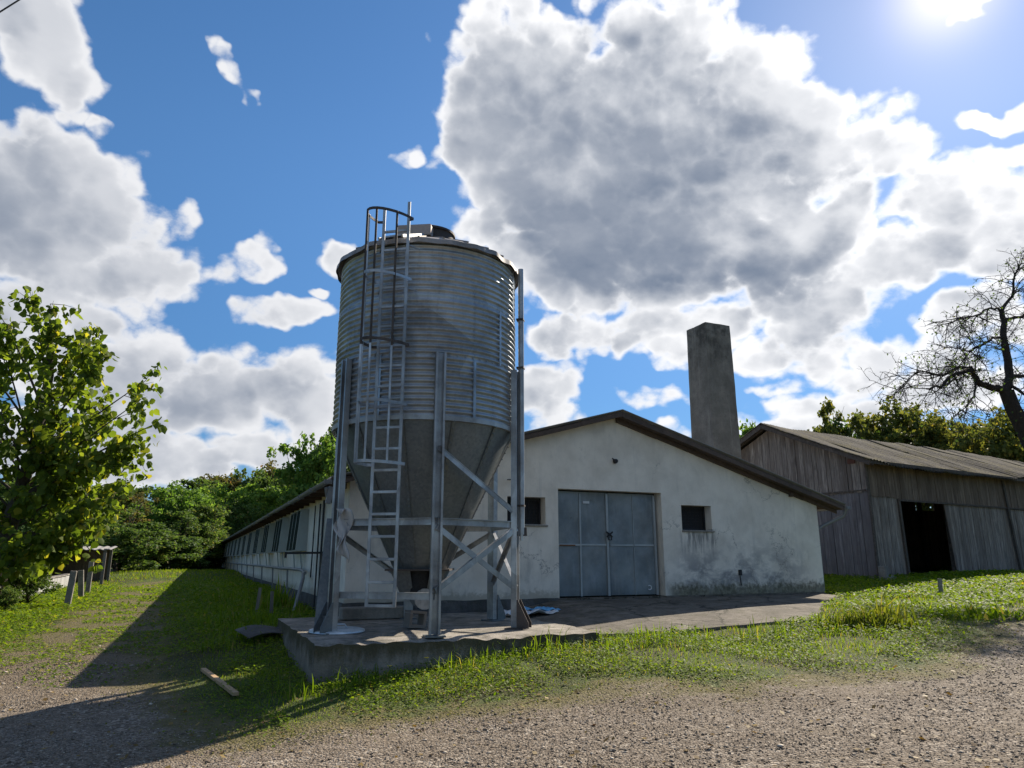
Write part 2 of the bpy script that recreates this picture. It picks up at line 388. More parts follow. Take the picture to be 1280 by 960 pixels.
def m_ground(t):
    o = t.coord()
    v1 = t.node('ShaderNodeTexVoronoi', Vector=o, Scale=34, Randomness=1)
    v2 = t.node('ShaderNodeTexVoronoi', Vector=o, Scale=60, Randomness=1)
    cr = t.sep(v1.outputs['Color']); cr2 = t.sep(v2.outputs['Color'])
    big = t.noise(o, .5, 6, .6); mid = t.noise(o, 3, 6, .6)
    stone = t.crange(cr[0], [(0, (.075, .056, .040)), (.35, (.165, .128, .095)), (.7, (.26, .212, .163)), (1, (.44, .38, .31))])
    st2 = t.crange(cr2[0], [(0, (.085, .064, .045)), (.6, (.195, .152, .113)), (1, (.35, .295, .235))])
    grav = t.mix(t.ramp(mid, .42, .6), stone, st2)
    soil = t.mix(mid, (.10, .072, .043), (.19, .143, .09))
    grav = t.mix(t.ramp(t.noise(o, 1.7, 8, .7), .45, .75), grav, t.mix(.45, grav, soil))
    rut = t.noise(t.scale(o, (.16, .9, 1)), 1., 5, .55, .4)
    grav = t.mix(t.math('MULTIPLY', t.ramp(rut, .5, .66), .6), grav, t.mix(.35, soil, grav))
    grav = t.mix(t.math('MULTIPLY', t.ramp(rut, .44, .30), .4), grav, t.scale(grav, (.55, .53, .5)))
    grav = t.mix(t.math('MULTIPLY', t.attr('track')[2], t.ramp(mid, .3, .6, .55, .95)), grav, soil)
    turf = t.mix(t.ramp(t.noise(o, 14, 5, .7), .35, .65), (.045, .066, .012), (.085, .11, .024))
    turf = t.mix(t.ramp(big, .4, .65), turf, (.058, .052, .022))
    e = t.math('ADD', t.attr('veg')[2], t.math('MULTIPLY', t.math('SUBTRACT', t.noise(o, 5, 7, .7), .5), .9))
    olive = t.mix(t.noise(o, 30, 3), (.10, .088, .03), (.17, .135, .062))
    c = t.mix(t.ramp(e, .25, .45), grav, t.mix(.6, grav, olive))
    c = t.mix(t.ramp(e, .42, .6), c, olive)
    c = t.mix(t.ramp(e, .65, .95), c, turf)
    h = t.math('ADD', t.math('MULTIPLY', v1.outputs['Distance'], -1.), t.math('MULTIPLY', mid, .8))
    h = t.math('ADD', h, t.math('MULTIPLY', v2.outputs['Distance'], -.5))
    return {'Base Color': c, 'Roughness': .9, 'Specular IOR Level': .25, 'Normal': t.bump(h, .9, .03)}
tag(link('ground', me, material('ground_mat', m_ground), smooth=True), kind='structure')

# ------------------------------------------------------------------ materials
def m_plaster(t):
    o = t.coord(); s = t.sep(o)
    n = t.noise(o, 1.3, 7, .62); n2 = t.noise(o, 9, 6, .65)
    c = t.mix(t.ramp(n, .3, .7), (.64, .58, .495), (.80, .735, .64))
    c = t.mix(t.math('MULTIPLY', t.ramp(n2, .58, .75), .25), c, (.42, .41, .39))
    # grey damp mould right of the door: strongest low down between w 9.4 and 13.6
    hz_ = t.ramp(s[2], 2.45, 1.2); wz = t.math('MULTIPLY', t.ramp(s[0], 9.0, 9.9), t.ramp(s[0], 14.1, 12.6))
    fr = t.math('LESS_THAN', s[1], 5.2)
    mold = t.math('MULTIPLY', t.math('MULTIPLY', hz_, wz), t.ramp(t.noise(t.scale(o, (1, 1, 1.4)), 1.7, 9, .66, .3), .38, .60))
    c = t.mix(t.math('MULTIPLY', t.math('MULTIPLY', mold, fr), .8), c, (.17, .17, .18))
    # drips under the right window
    dr = t.math('MULTIPLY', t.math('MULTIPLY', t.ramp(s[0], 9.45, 9.6), t.ramp(s[0], 10.65, 10.5)), t.math('MULTIPLY', t.ramp(s[2], 1.5, 2.25), t.math('LESS_THAN', s[2], 2.4)))
    drn = t.ramp(t.noise(t.scale(o, (9, 9, 1.0)), 1.5, 5, .6), .42, .62)
    c = t.mix(t.math('MULTIPLY', t.math('MULTIPLY', dr, drn), .75), c, (.11, .11, .11))
    # algae band along the foot
    foot = t.math('MULTIPLY', t.ramp(t.math('ADD', s[2], t.math('MULTIPLY', t.math('SUBTRACT', n2, .5), .55)), 1.16, .92), t.ramp(s[0], 8.9, 9.3))
    c = t.mix(t.math('MULTIPLY', foot, .88), c, t.mix(t.ramp(n2, .4, .6), (.10, .09, .055), (.20, .185, .12)))
    foot2 = t.math('MULTIPLY', t.ramp(t.math('ADD', s[2], t.math('MULTIPLY', t.math('SUBTRACT', n2, .5), .5)), 1.0, .86), t.ramp(s[0], 6.3, 5.9))
    c = t.mix(t.math('MULTIPLY', foot2, .6), c, (.3, .26, .19))
    # streaks down from the eaves and hairline cracks
    stk = t.ramp(t.noise(t.scale(o, (4, 4, .35)), 1.7, 6, .65), .56, .74)
    c = t.mix(t.math('MULTIPLY', stk, .28), c, (.36, .35, .33))
    ck = t.voro(t.vmath('ADD', o, t.scale(t.noise(o, 2.2, 6, .7, out='Color'), (.9, .9, .9))), .55, 'DISTANCE_TO_EDGE')
    ckm = t.math('MULTIPLY', t.ramp(ck, .007, .002), t.ramp(t.noise(o, .8, 2), .52, .6))
    c = t.mix(t.math('MULTIPLY', ckm, .7), c, (.16, .15, .14))
    pt = t.ramp(t.noise(o, .9, 4, .5, 1.2), .60, .64)
    c = t.mix(t.math('MULTIPLY', pt, .35), c, (.78, .715, .615))
    hi = t.math('MULTIPLY', t.ramp(t.noise(t.scale(o, (2.2, 2.2, .9)), 1.6, 8, .7), .5, .68), t.ramp(s[2], .8, 2.8, 1., .35))
    c = t.mix(t.math('MULTIPLY', hi, .38), c, (.30, .285, .265))
    pit = t.ramp(t.noise(o, 17, 2, .5), .76, .8)
    c = t.mix(t.math('MULTIPLY', pit, .6), c, (.25, .24, .22))
    return {'Base Color': c, 'Roughness': .92, 'Specular IOR Level': .2, 'Normal': t.bump(t.math('ADD', n2, t.math('MULTIPLY', n, 3)), .35, .012)}
PLASTER = material('white_plaster', m_plaster)
def m_conc(base, moss=.0, dark=.5):
    def f(t):
        o = t.coord(); s = t.sep(o)
        n = t.noise(o, 1.6, 8, .66); n2 = t.noise(o, 14, 6, .7); ag = t.voro(o, 42)
        c = t.mix(t.ramp(n, .3, .7), tuple(x*dark for x in base), base)
        c = t.mix(t.math('MULTIPLY', t.ramp(n2, .5, .7), .5), c, tuple(x*.45 for x in base))
        c = t.mix(t.ramp(ag, .12, .02), c, tuple(min(1, x*1.35) for x in base))
        stk = t.ramp(t.noise(t.scale(o, (5, 5, .5)), 1.4, 6, .65), .5, .72)
        c = t.mix(t.math('MULTIPLY', stk, .4), c, tuple(x*.4 for x in base))
        if moss:
            c = t.mix(t.math('MULTIPLY', t.ramp(t.noise(o, 4.5, 8, .7), .47, .6), moss), c, (.045, .042, .018))
        return {'Base Color': c, 'Roughness': .93, 'Specular IOR Level': .2, 'Normal': t.bump(t.math('ADD', n2, t.math('MULTIPLY', ag, -1.)), .6, .012)}
    return f
CONC = material('weathered_concrete', m_conc((.33, .30, .26)))
SLAB = material('slab_concrete', m_conc((.36, .32, .27), moss=.5))
def m_slabside(t):
    r = m_conc((.27, .235, .19), dark=.5)(t); o = t.coord(); z = t.sep(o)[2]
    n = t.noise(t.scale(o, (1, 1, .45)), 6, 8, .72)
    up = t.ramp(t.math('ADD', z, t.math('MULTIPLY', t.math('SUBTRACT', n, .5), .7)), .22, .48)
    r['Base Color'] = t.mix(t.math('MULTIPLY', up, .82), r['Base Color'], t.mix(t.noise(o, 22, 5, .7), (.03, .026, .012), (.085, .075, .032)))
    return r
SLAB_SIDE = material('slab_side', m_slabside)
def m_chim(t):
    r = m_conc((.27, .24, .20), dark=.6)(t); o = t.coord(); z = t.sep(o)[2]
    so = t.math('MULTIPLY', t.ramp(t.math('ADD', z, t.math('MULTIPLY', t.noise(t.scale(o, (3, 3, .8)), 1.4, 7, .65), 3.)), 8.6, 10.2), t.ramp(t.noise(o, 2.3, 7, .7), .42, .6))
    r['Base Color'] = t.mix(t.math('MULTIPLY', so, .75), r['Base Color'], (.06, .053, .045))
    stk = t.ramp(t.noise(t.scale(o, (6, 6, .22)), 1.3, 5, .6), .56, .7)
    r['Base Color'] = t.mix(t.math('MULTIPLY', stk, .35), r['Base Color'], (.42, .39, .34)); return r
CHIM = material('chimney_render', m_chim)
PLINTH = material('plinth_render', m_conc((.14, .135, .13), moss=.25))
def m_apron(t):
    r = m_conc((.20, .172, .14), moss=.4, dark=.5)(t); o = t.coord()
    ck = t.voro(t.vmath('ADD', o, t.scale(t.noise(o, 1.6, 6, .7, out='Color'), (.8, .8, .8))), .42, 'DISTANCE_TO_EDGE')
    r['Base Color'] = t.mix(t.math('MULTIPLY', t.ramp(ck, .014, .004), .85), r['Base Color'], (.035, .032, .022)); return r
APRON = material('apron_concrete', m_apron)
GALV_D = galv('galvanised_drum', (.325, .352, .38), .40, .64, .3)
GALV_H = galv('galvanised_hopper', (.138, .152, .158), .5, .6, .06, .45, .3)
GALV_L = galv('galvanised_frame', (.33, .335, .34), .42, .6, .2)
GALV_B = galv('galvanised_brace', (.34, .348, .355), .45, .55, .15)
STEEL_D = plain('rusty_dark_steel', (.075, .06, .052), .7, .35, .5, 6)
ROOFM = galv('rusted_roof_sheet', (.24, .21, .19), .55, .35, .9)
DARK = plain('recess_shade', (.012, .012, .013), .8, 0, .2)  # near-black colour painted in for the darkness inside openings
FASCIA = plain('brown_fascia_wood', (.085, .060, .047), .85, 0, .45, 5, .4)
ETERNIT = plain('grey_fibre_cement', (.20, .19, .18), .9, 0, .4, 2.5, .5, .01)
PIPE_G = plain('grey_pipe', (.20, .205, .21), .55, .2, .3, 3)
BLACK = plain('black_iron', (.02, .02, .022), .6, .3, .3)
VENT = plain('vent_sheet', (.33, .36, .34), .5, .1, .3, 2.5)
def m_glass(t):
    o = t.coord(); n = t.noise(o, 3, 5)
    return {'Base Color': t.mix(n, (.018, .026, .022), (.05, .064, .055)), 'Roughness': .6, 'IOR': 1.04, 'Specular IOR Level': 0.}  # mirrored trees painted as a flat dark green, no real reflection
GLASS = material('tree_reflection_glass', m_glass)
def m_door(t):
    o = t.coord(); s = t.sep(o)
    n = t.noise(o, 1.4, 7, .62); n2 = t.noise(t.scale(o, (3, 3, .6)), 2.2, 6, .65); f = t.noise(o, 30, 3)
    c = t.mix(t.ramp(n, .3, .7), (.14, .162, .172), (.24, .262, .27))
    c = t.mix(t.math('MULTIPLY', t.ramp(n2, .52, .72), .45), c, (.30, .325, .335))
    c = t.mix(t.math('MULTIPLY', t.ramp(t.noise(o, 5, 8, .7), .66, .72), .6), c, (.10, .06, .04))
    c = t.mix(t.math('MULTIPLY', t.ramp(s[2], 1.05, .8), .4), c, (.09, .10, .11))
    return {'Base Color': c, 'Metallic': .25, 'Roughness': t.ramp(n, .3, .7, .62, .42), 'Normal': t.bump(t.math('ADD', t.math('MULTIPLY', n, 2.2), t.math('MULTIPLY', f, .1)), .35, .03)}
DOOR = material('blue_grey_sheet_door', m_door)
DOORT = plain('door_strip_metal', (.34, .365, .37), .5, .3, .3, 3)
RUST = plain('rust', (.16, .07, .035), .85, .1, .4, 8)
def m_wood(base, dk, sc=(14, 14, .7)):
    def f(t):
        o = t.coord(); rn = t.attr('rnd')[2]
        off = t.node('ShaderNodeCombineXYZ', X=t.math('MULTIPLY', rn, 37.), Y=t.math('MULTIPLY', rn, 11.), Z=t.math('MULTIPLY', rn, 5.)).outputs[0]
        p = t.vmath('ADD', o, off)
        gr = t.noise(t.scale(p, sc), 2.2, 8, .68); bl = t.noise(p, .9, 5, .6)
        c = t.mix(t.ramp(gr, .3, .7), dk, base)
        c = t.mix(t.math('MULTIPLY', t.math('SUBTRACT', 1., rn), .75), c, dk)
        c = t.mix(t.math('MULTIPLY', t.ramp(t.noise(t.scale(p, (5, 5, .6)), 1.1, 5, .7), .55, .7), .5), c, tuple(min(1, x*1.35) for x in base))
        c = t.mix(t.math('MULTIPLY', t.ramp(bl, .5, .72), .45), c, tuple(x*.5 for x in dk))
        return {'Base Color': c, 'Roughness': .9, 'Specular IOR Level': .2, 'Normal': t.bump(gr, .7, .012)}
    return f
PLANK = material('grey_weathered_planks', m_wood((.42, .36, .31), (.13, .10, .083)))
PLANK_B = material('brown_weathered_planks', m_wood((.29, .215, .16), (.115, .08, .058)))
BEAM = material('barn_beam', m_wood((.19, .155, .13), (.07, .056, .047), (6, 6, 6)))
POSTW = material('split_post_wood', m_wood((.30, .28, .25), (.13, .115, .10)))
def m_mossroof(t):
    o = t.coord()
    n = t.noise(o, 1.1, 8, .68); n2 = t.noise(o, 7, 7, .72)
    c = t.mix(t.ramp(n2, .3, .7), (.02, .017, .014), (.062, .053, .045))
    c = t.mix(t.ramp(t.math('ADD', t.math('MULTIPLY', n, .6), t.math('MULTIPLY', n2, .4)), .49, .57), c, t.mix(n2, (.04, .034, .012), (.10, .08, .03)))
    return {'Base Color': c, 'Roughness': .95, 'Specular IOR Level': .2, 'Normal': t.bump(n2, .8, .03)}
MOSSROOF = material('mossy_fibre_cement', m_mossroof)
def m_leaf(a, b, dry, trans=.45, tint=(1.2, 1.25, .5)):
    def f(t):
        rn = t.attr('rnd')[2]
        ob = t.node('ShaderNodeObjectInfo').outputs['Random']
        c = t.mix(rn, a, b)
        c = t.mix(t.ramp(rn, .90, .97), c, dry)
        c = t.mix(1., c, t.mix(ob, (.78, .82, .8), (1.15, 1.1, 1.0)), 'MULTIPLY')
        p = t.node('ShaderNodeBsdfPrincipled', Base_Color=c, Roughness=.6, Specular_IOR_Level=.15)
        tr = t.node('ShaderNodeBsdfTranslucent', Color=t.mix(1., c, tint, 'MULTIPLY'))
        mx = t.node('ShaderNodeMixShader', Fac=trans); t.l.new(p.outputs[0], mx.inputs[1]); t.l.new(tr.outputs[0], mx.inputs[2])
        return mx.outputs[0]
    return f
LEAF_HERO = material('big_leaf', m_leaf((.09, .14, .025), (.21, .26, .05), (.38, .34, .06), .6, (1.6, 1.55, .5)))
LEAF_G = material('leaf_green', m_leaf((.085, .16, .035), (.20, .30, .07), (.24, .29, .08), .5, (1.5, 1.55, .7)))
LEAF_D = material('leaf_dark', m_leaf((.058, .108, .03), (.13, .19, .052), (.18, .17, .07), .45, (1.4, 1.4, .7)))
LEAF_B = material('leaf_brown', m_leaf((.08, .09, .034), (.16, .145, .055), (.2, .12, .05), .45, (1.4, 1.3, .7)))
LEAF_Y = material('leaf_yellowing', m_leaf((.08, .105, .03), (.19, .19, .055), (.28, .22, .05), .45, (1.4, 1.4, .7)))
GRASS = material('grass_blades', m_leaf((.082, .155, .012), (.215, .285, .028), (.34, .28, .11), .5, (1.55, 1.5, .45)))
GRASS_O = material('olive_ground_cover', m_leaf((.115, .135, .02), (.225, .205, .05), (.20, .14, .07), .4))
GRASS_Y = material('tall_grass', m_leaf((.10, .14, .02), (.22, .22, .04), (.42, .34, .12), .5))
def m_bark(base):
    def f(t):
        o = t.coord(); g = t.noise(t.scale(o, (9, 9, 2)), 2, 7, .7)
        return {'Base Color': t.mix(g, tuple(x*.4 for x in base), tuple(x*1.3 for x in base)), 'Roughness': .95, 'Specular IOR Level': .15, 'Normal': t.bump(g, .9, .03)}
    return f
BARK = material('bark', m_bark((.10, .082, .065)))
BARK_D = material('dark_bark', m_bark((.055, .045, .038)))
STONE = material('gravel_stones', lambda t: {'Base Color': t.crange(t.attr('rnd')[2], [(0, (.10, .075, .053)), (.4, (.20, .156, .115)), (.8, (.33, .272, .208)), (1, (.52, .455, .37))]), 'Roughness': .85, 'Specular IOR Level': .3, 'Normal': t.bump(t.noise(t.coord(), 90, 3), .4, .005)})
CLOTH = plain('grey_white_cloth', (.42, .41, .40), .95, 0, .25, 5)
BLUE = plain('blue_plastic', (.10, .33, .56), .4, 0, .3, 6)
WHITEP = plain('white_plastic', (.60, .62, .64), .5, 0, .2, 6)
LIDM = galv('pale_lid_metal', (.50, .56, .60), .4, .35, .1)
RAWWOOD = plain('fresh_plank_wood', (.42, .27, .14), .75, 0, .25, 6)
YELLOW = plain('yellow_petals', (.75, .52, .02), .7)

# ------------------------------------------------------------------ concrete slab and apron
def slab():
    root = empty('concrete_slab', wl(0, 0, 0), YAW, label='thick mossy concrete slab carrying the steel feed silo', cat='concrete slab')
    W_, L_, T = 4.35, 4.62, .55
    def jag(x, s): return mnoise.noise(Vector((x*2.3, s, .7)))*.035+mnoise.noise(Vector((x*9, s, 1.7)))*.016
    nu, nv = 90, 40
    def zt(u, v):
        e = min(v*L_, 9)
        rough = math.exp(-e/.16)
        return T-.05*rough*(.6+mnoise.noise(Vector((u*W_*5, 3.3, 0))))+mnoise.noise(Vector((u*W_*1.3, v*L_*1.3, 4)))*.012
    def top(u, v):
        w = u*W_; l = v*L_
        if v < 1e-6: l += jag(w, 1.)-.02
        if u < 1e-6: w += jag(l, 5.)
        if u > .999: w += jag(l, 8.)*2.5
        return (w, l, zt(u, v))
    MB().grid(top, nu, nv).build('slab_top', SLAB, root, smooth=50)
    m = MB()
    def side(fn, n, tdrop):
        def f(u, v):
            x, y, z = fn(u)
            return (x+(mnoise.noise(Vector((x*4, z+v*2, y*4)))*.025 if 0 < v else 0), y+(mnoise.noise(Vector((x*4+7, v*3, y*4)))*.03 if 0 < v else 0), z-v*tdrop)
        m.grid(f, n, 7)
    side(lambda u: top(u, 0), nu, .75); side(lambda u: top(0, u), nv, .75); side(lambda u: top(1, u), nv, .75)
    m.build('slab_side', SLAB_SIDE, root, smooth=60)
    ap = empty('concrete_apron', wl(4.4, 0, 0), YAW, label='worn concrete ramp sloping down from the blue-grey doors', cat='concrete ramp')
    # authored in site frame minus 4.4 along w
    def aptop(u, v):
        w = 4.42+u*9.6; L0 = .50+.06*math.sin(w*1.7)+mnoise.noise(Vector((w*2, 0, 0)))*.09+max(0, w-9.3)*.75
        l = L0+(4.6-L0)*v
        g = height_wl([w], [l])[0]
        z0 = max(.40+.028*(w-4.4), g+.03); zw = .755 if w > 6.0 else .755-(6.0-w)*.16
        zz = z0+(zw-z0)*(v**1.25)
        return (w-4.4, l, zz+mnoise.noise(Vector((w, l, 0)))*.008)
    m = MB(); m.grid(aptop, 96, 24)
    def apfront(u, v):
        x, y, z = aptop(u, 0); return (x, y-.02*v, z-.3*v)
    m.grid(apfront, 96, 2)
    def aps(u, v):
        x, y, z = aptop(0, u); return (x, y, z-.4*v)
    m.grid(aps, 24, 2)
    def aps2(u, v):
        x, y, z = aptop(1, u); return (x, y, z-.4*v)
    m.grid(aps2, 24, 2)
    m.build('ramp_surface', APRON, ap, smooth=50)
slab()

# ------------------------------------------------------------------ feed silo
SX, SYY, SZ = -1.56, 12.6, .55
PH = R_(-45.4)
def pol(a, r, z): return Vector((r*math.sin(a), -r*math.cos(a), z))
def silo():
    root = empty('feed_silo', (SX, SYY, SZ), 0, label='tall corrugated galvanised feed silo on steel legs with caged ladder', cat='silo')
    RD = 1.6; Z0, H = 3.29, 3.0; pitch = .0968
    for k in range(3):
        m = MB(); z0 = Z0+k*H/3; z1 = z0+H/3; off = .006*(k % 2)
        prof = []; n = 82
        for i in range(n+1):
            z = z0+.03+(z1-z0-.06)*i/n
            prof.append((RD+off+.017*math.cos(2*math.pi*(z-Z0)/pitch), z))
        prof = [(RD+off-.004, z0-.012)]+prof+[(RD+off-.004, z1+.012)]
        m.lathe(prof, 128)
        for j in range(72):                                   # bolts along the seam
            a = 2*math.pi*j/72
            m.lathe([(0, .012), (.013, .010), (.014, 0)], 6, (0, 0, 0))
            vs = m.v[-18:]; rot = Matrix.Rotation(a, 3, 'Z') @ Matrix.Rotation(R_(90), 3, 'X')
            c = pol(a, RD+off+.004, z0+.02)
            m.v[-18:] = [tuple(rot @ Vector(p)+c) for p in vs]
        for sa in (R_(35+k*21), R_(-22+k*7), R_(150+k*30)):   # vertical lap seams
            for j in range(9):
                z = z0+.08+j*(z1-z0-.16)/8
                m.box(pol(sa, RD+off+.016, z), (.022, .022, .022), Matrix.Rotation(sa, 3, 'Z'))
            m.box(pol(sa+.02, RD+off+.012, (z0+z1)/2), (.05, .008, z1-z0-.02), Matrix.Rotation(sa+.02, 3, 'Z'))
        m.build('drum_ring', GALV_D, root, smooth=60)
    # band at the foot of the drum
    MB().lathe([(RD-.02, Z0-.06), (RD+.02, Z0-.055), (RD+.024, Z0+.02), (RD-.01, Z0+.026)], 96).build('drum_band', GALV_L, root, smooth=40)
    # roof cone with a torn, wavy rim
    def wav(r, z, t):
        e = max(0, (r-1.5)/.2)
        return r+.012*math.sin(t*23)*e+.03*e*mnoise.noise(Vector((math.cos(t)*3, math.sin(t)*3, 1))), z-.02*e*abs(math.sin(t*11))-.03*e*mnoise.noise(Vector((math.cos(t)*5, math.sin(t)*5, 4)))
    zt = Z0+H
    rf = MB()
    rf.lathe([(1.70, zt-.07), (1.69, zt+.015), (1.5, zt+.105), (.42, zt+.62)], 160, fn=wav)
    rf.lathe([(.42, zt+.612), (1.5, zt+.095), (1.685, zt+.005), (1.692, zt-.068)], 160, fn=wav)
    for k in range(24):
        a = 2*math.pi*k/24
        rf.bar(pol(a, 1.62, zt+.055), pol(a, .45, zt+.615), .03, .03)
    roof = rf.build('roof', ROOFM, root, smooth=45)
    h = MB(); h.lathe([(.44, zt+.55), (.44, zt+.80), (.47, zt+.80), (.47, zt+.84), (.30, zt+.93), (0, zt+.95)], 32)
    h.build('hatch', STEEL_D, roof, smooth=40)
    hb = MB(); hb.box((-.22, -.52, zt+.66), (.62, .22, .22), Matrix.Rotation(R_(-6), 3, 'Z'), bev=.01)
    hb.build('inspection_box', plain('pinkish_sheet', (.44, .34, .29), .6, .2, .3), roof)
    st = MB()
    for k in range(4):
        a = R_(-17); r = 1.5-k*.24
        st.bar(pol(a-.13, r, zt+.14+k*.115), pol(a+.13, r, zt+.14+k*.115), .10, .03)
    for s in (-.13, .13): st.bar(pol(R_(-17)+s, 1.66, zt+.06), pol(R_(-17)+s*1.8, .72, zt+.52), .03, .05)
    st.build('roof_step', GALV_B, roof)
    # hopper
    hm = MB(); ro = .46; zo = .94
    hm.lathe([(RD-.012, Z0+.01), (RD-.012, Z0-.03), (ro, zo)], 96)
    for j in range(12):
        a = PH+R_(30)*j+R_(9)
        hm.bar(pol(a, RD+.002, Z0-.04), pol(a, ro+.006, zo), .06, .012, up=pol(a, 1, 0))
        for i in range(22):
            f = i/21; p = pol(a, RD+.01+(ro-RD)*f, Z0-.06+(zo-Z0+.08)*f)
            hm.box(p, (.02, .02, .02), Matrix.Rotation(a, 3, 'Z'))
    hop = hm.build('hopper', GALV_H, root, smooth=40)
    fl = MB(); fl.box((0, 0, zo-.012), (1.06, 1.06, .03)); fl.build('outlet_flange', STEEL_D, hop)
    bt = MB()
    for (a, b) in (((-.46, -.40), (.46, -.40)), ((.46, -.40), (.46, .4)), ((.46, .4), (-.46, .4)), ((-.46, .4), (-.46, -.4))):
        m0, m1 = Vector((*a, zo-.03)), Vector((*b, zo-.03)); q0, q1 = m0*.62, m1*.62; q0.z = q1.z = .5
        if a[1] < 0 and b[1] < 0:   # front has an opening
            for f0, f1 in ((0, .36), (.72, 1)):
                bt.poly([m0.lerp(m1, f0), m0.lerp(m1, f1), q0.lerp(q1, f1), q0.lerp(q1, f0)], (0, .012, 0))
        else: bt.poly([m0, m1, q1, q0], (0, 0, .01))
    bt.build('outlet_boot', GALV_H, root)
    ins = MB(); ins.lathe([(.30, .5), (.36, zo-.02)], 16); ins.build('auger_inlet', DARK, root, smooth=True)
    tr = MB(); tr.tube([pol(R_(190), .1, .5), pol(R_(175), 2.3, .9)], .11, 14); tr.tube([pol(R_(190), .35, .46), pol(R_(20), .35, .46)], .17, 14)
    tr.build('auger_tube', GALV_L, root, smooth=50)
    # legs
    for k in range(6):
        a = PH+R_(60)*k; rot = Matrix.Rotation(a, 3, 'Z'); top = 4.32
        m = MB(); r0 = RD+.022
        m.box(pol(a, r0+.006, top/2+.02), (.165, .012, top-.02), rot)
        t = Vector((math.cos(a), math.sin(a), 0))
        for s in (-1, 1):
            m.box(pol(a, r0+.052, top/2+.02)+t*s*.0765, (.012, .08, top-.02), rot)
            m.box(pol(a, r0+.094, top/2+.02)+t*s*.0655, (.034, .01, top-.02), rot)
        for j in range(40):
            m.box(pol(a, r0+.015, .3+j*.1), (.016, .012, .016), rot)
        leg = m.build('leg', GALV_L, root)
        f = MB(); f.box(pol(a, r0+.06, .012), (.30, .30, .022), rot)
        if k in (0, 2, 3, 5):
            for s in (-1, 1):
                b = pol(a, r0+.10, 0)+t*s*.088
                e = pol(a, 1, 0)
                f.poly([b+Vector((0, 0, .024)), b+e*.20+Vector((0, 0, .024)), b+e*.2+Vector((0, 0, .10)), b+e*.02+Vector((0, 0, .46)), b+Vector((0, 0, .46))], t*s*.012)
            f.box(pol(a, r0+.16, .14), (.17, .01, .24), rot)
        f.build('foot_plate', STEEL_D if k == 2 else GALV_H, leg)
    rb = RD+.085
    def span(k): return PH+R_(60)*k, PH+R_(60)*(k+1)
    for k in range(6):
        a0, a1 = span(k)
        m = MB(); p, q = pol(a0, rb-.045, 1.66), pol(a1, rb-.045, 1.66)
        m.bar(p, q, .012, .10); m.bar(p+Vector((0, 0, .05)), q+Vector((0, 0, .05)), .075, .012)
        m.build('crossbeam', GALV_B if k < 2 else GALV_L, root)
    a0, a1 = span(0)
    m = MB(); p, q = pol(a0, rb-.045, .56), pol(a1, rb-.045, .56); m.bar(p, q, .012, .09); m.bar(p+Vector((0, 0, .05)), q+Vector((0, 0, .05)), .06, .012)
    m.build('crossbeam', GALV_L, root)
    def brace(k, z0, z1, off=0.0, mat=GALV_B):
        a0, a1 = span(k); m = MB(); p, q = pol(a0, rb+off, z0), pol(a1, rb+off, z1)
        m.bar(p, q, .012, .085); d = (q-p).normalized(); inward = -(p+q).normalized(); inward.z = 0
        up = Vector((0, 0, 1)); up = (up-d*up.dot(d)).normalized()
        m.bar(p+up*.04+inward*.03, q+up*.04+inward*.03, .06, .010, up=up)
        m.build('brace', mat, root)
    brace(1, 2.78, 1.84); brace(1, 1.58, .62); brace(1, .64, 1.60, .022)
    brace(2, 1.58, .62, 0, GALV_L); brace(2, .64, 1.60, .022, GALV_L)
    brace(3, 1.58, .62, 0, GALV_L); brace(4, .64, 1.60, 0, GALV_L); brace(5, 2.78, 1.84, 0, GALV_L)
    # fill pipe up the right side
    a = PH+R_(120)+R_(3.5)
    m = MB(); m.tube([pol(a, 1.76, 1.5), pol(a, 1.76, 6.28)], .052, 14); m.tube([pol(a, 1.76, 1.5), pol(a, 1.76, 1.4)], .03, 10)
    fp = m.build('fill_pipe', GALV_L, root, smooth=50)
    m = MB()
    for z in (1.98, 4.4, 5.3): m.box(pol(a, 1.75, z), (.14, .13, .03), Matrix.Rotation(a, 3, 'Z'))
    for s in (-.06, .06): m.tube([pol(a, 1.76, 1.62)+Vector((s, 0, 0)), pol(a, 1.76, 1.48)+Vector((s, 0, 0))], [.028, .034], 10)
    m.build('pipe_clamp', STEEL_D, fp)
    # ladder
    lad = bpy.data.objects.new('ladder', None); COL.objects.link(lad); lad.parent = root
    a = R_(-11.5); er = pol(a, 1, 0); et = Vector((math.cos(a), math.sin(a), 0))
    base = er*1.80; hw = .215; zb, ztop = .42, 6.82
    for s, e in ((-1, -.04), (1, .06)):
        m = MB(); b = base+et*s*hw
        m.bar(b+Vector((0, 0, zb)), b+Vector((0, 0, ztop+e)), .05, .022, up=er, rnd=.7, bev=.003)
        m.build('rail', GALV_B, lad)
    nr = 19
    for k in range(nr):
        z = zb+.02+k*(6.35-zb)/(nr-1)
        m = MB(); m.bar(base-et*(hw-.012)+Vector((0, 0, z)), base+et*(hw-.012)+Vector((0, 0, z)), .026, .042, bev=.004)
        m.build('rung', GALV_B, lad)
    m = MB()
    for z in (3.34, 4.3, 5.35, 6.1):
        for s in (-1, 1):
            b = base+et*s*(hw+.02)
            m.bar(b+Vector((0, 0, z)), b-er*.18+et*s*.10+Vector((0, 0, z)), .03, .01)
    m.build('standoff', GALV_L, lad)
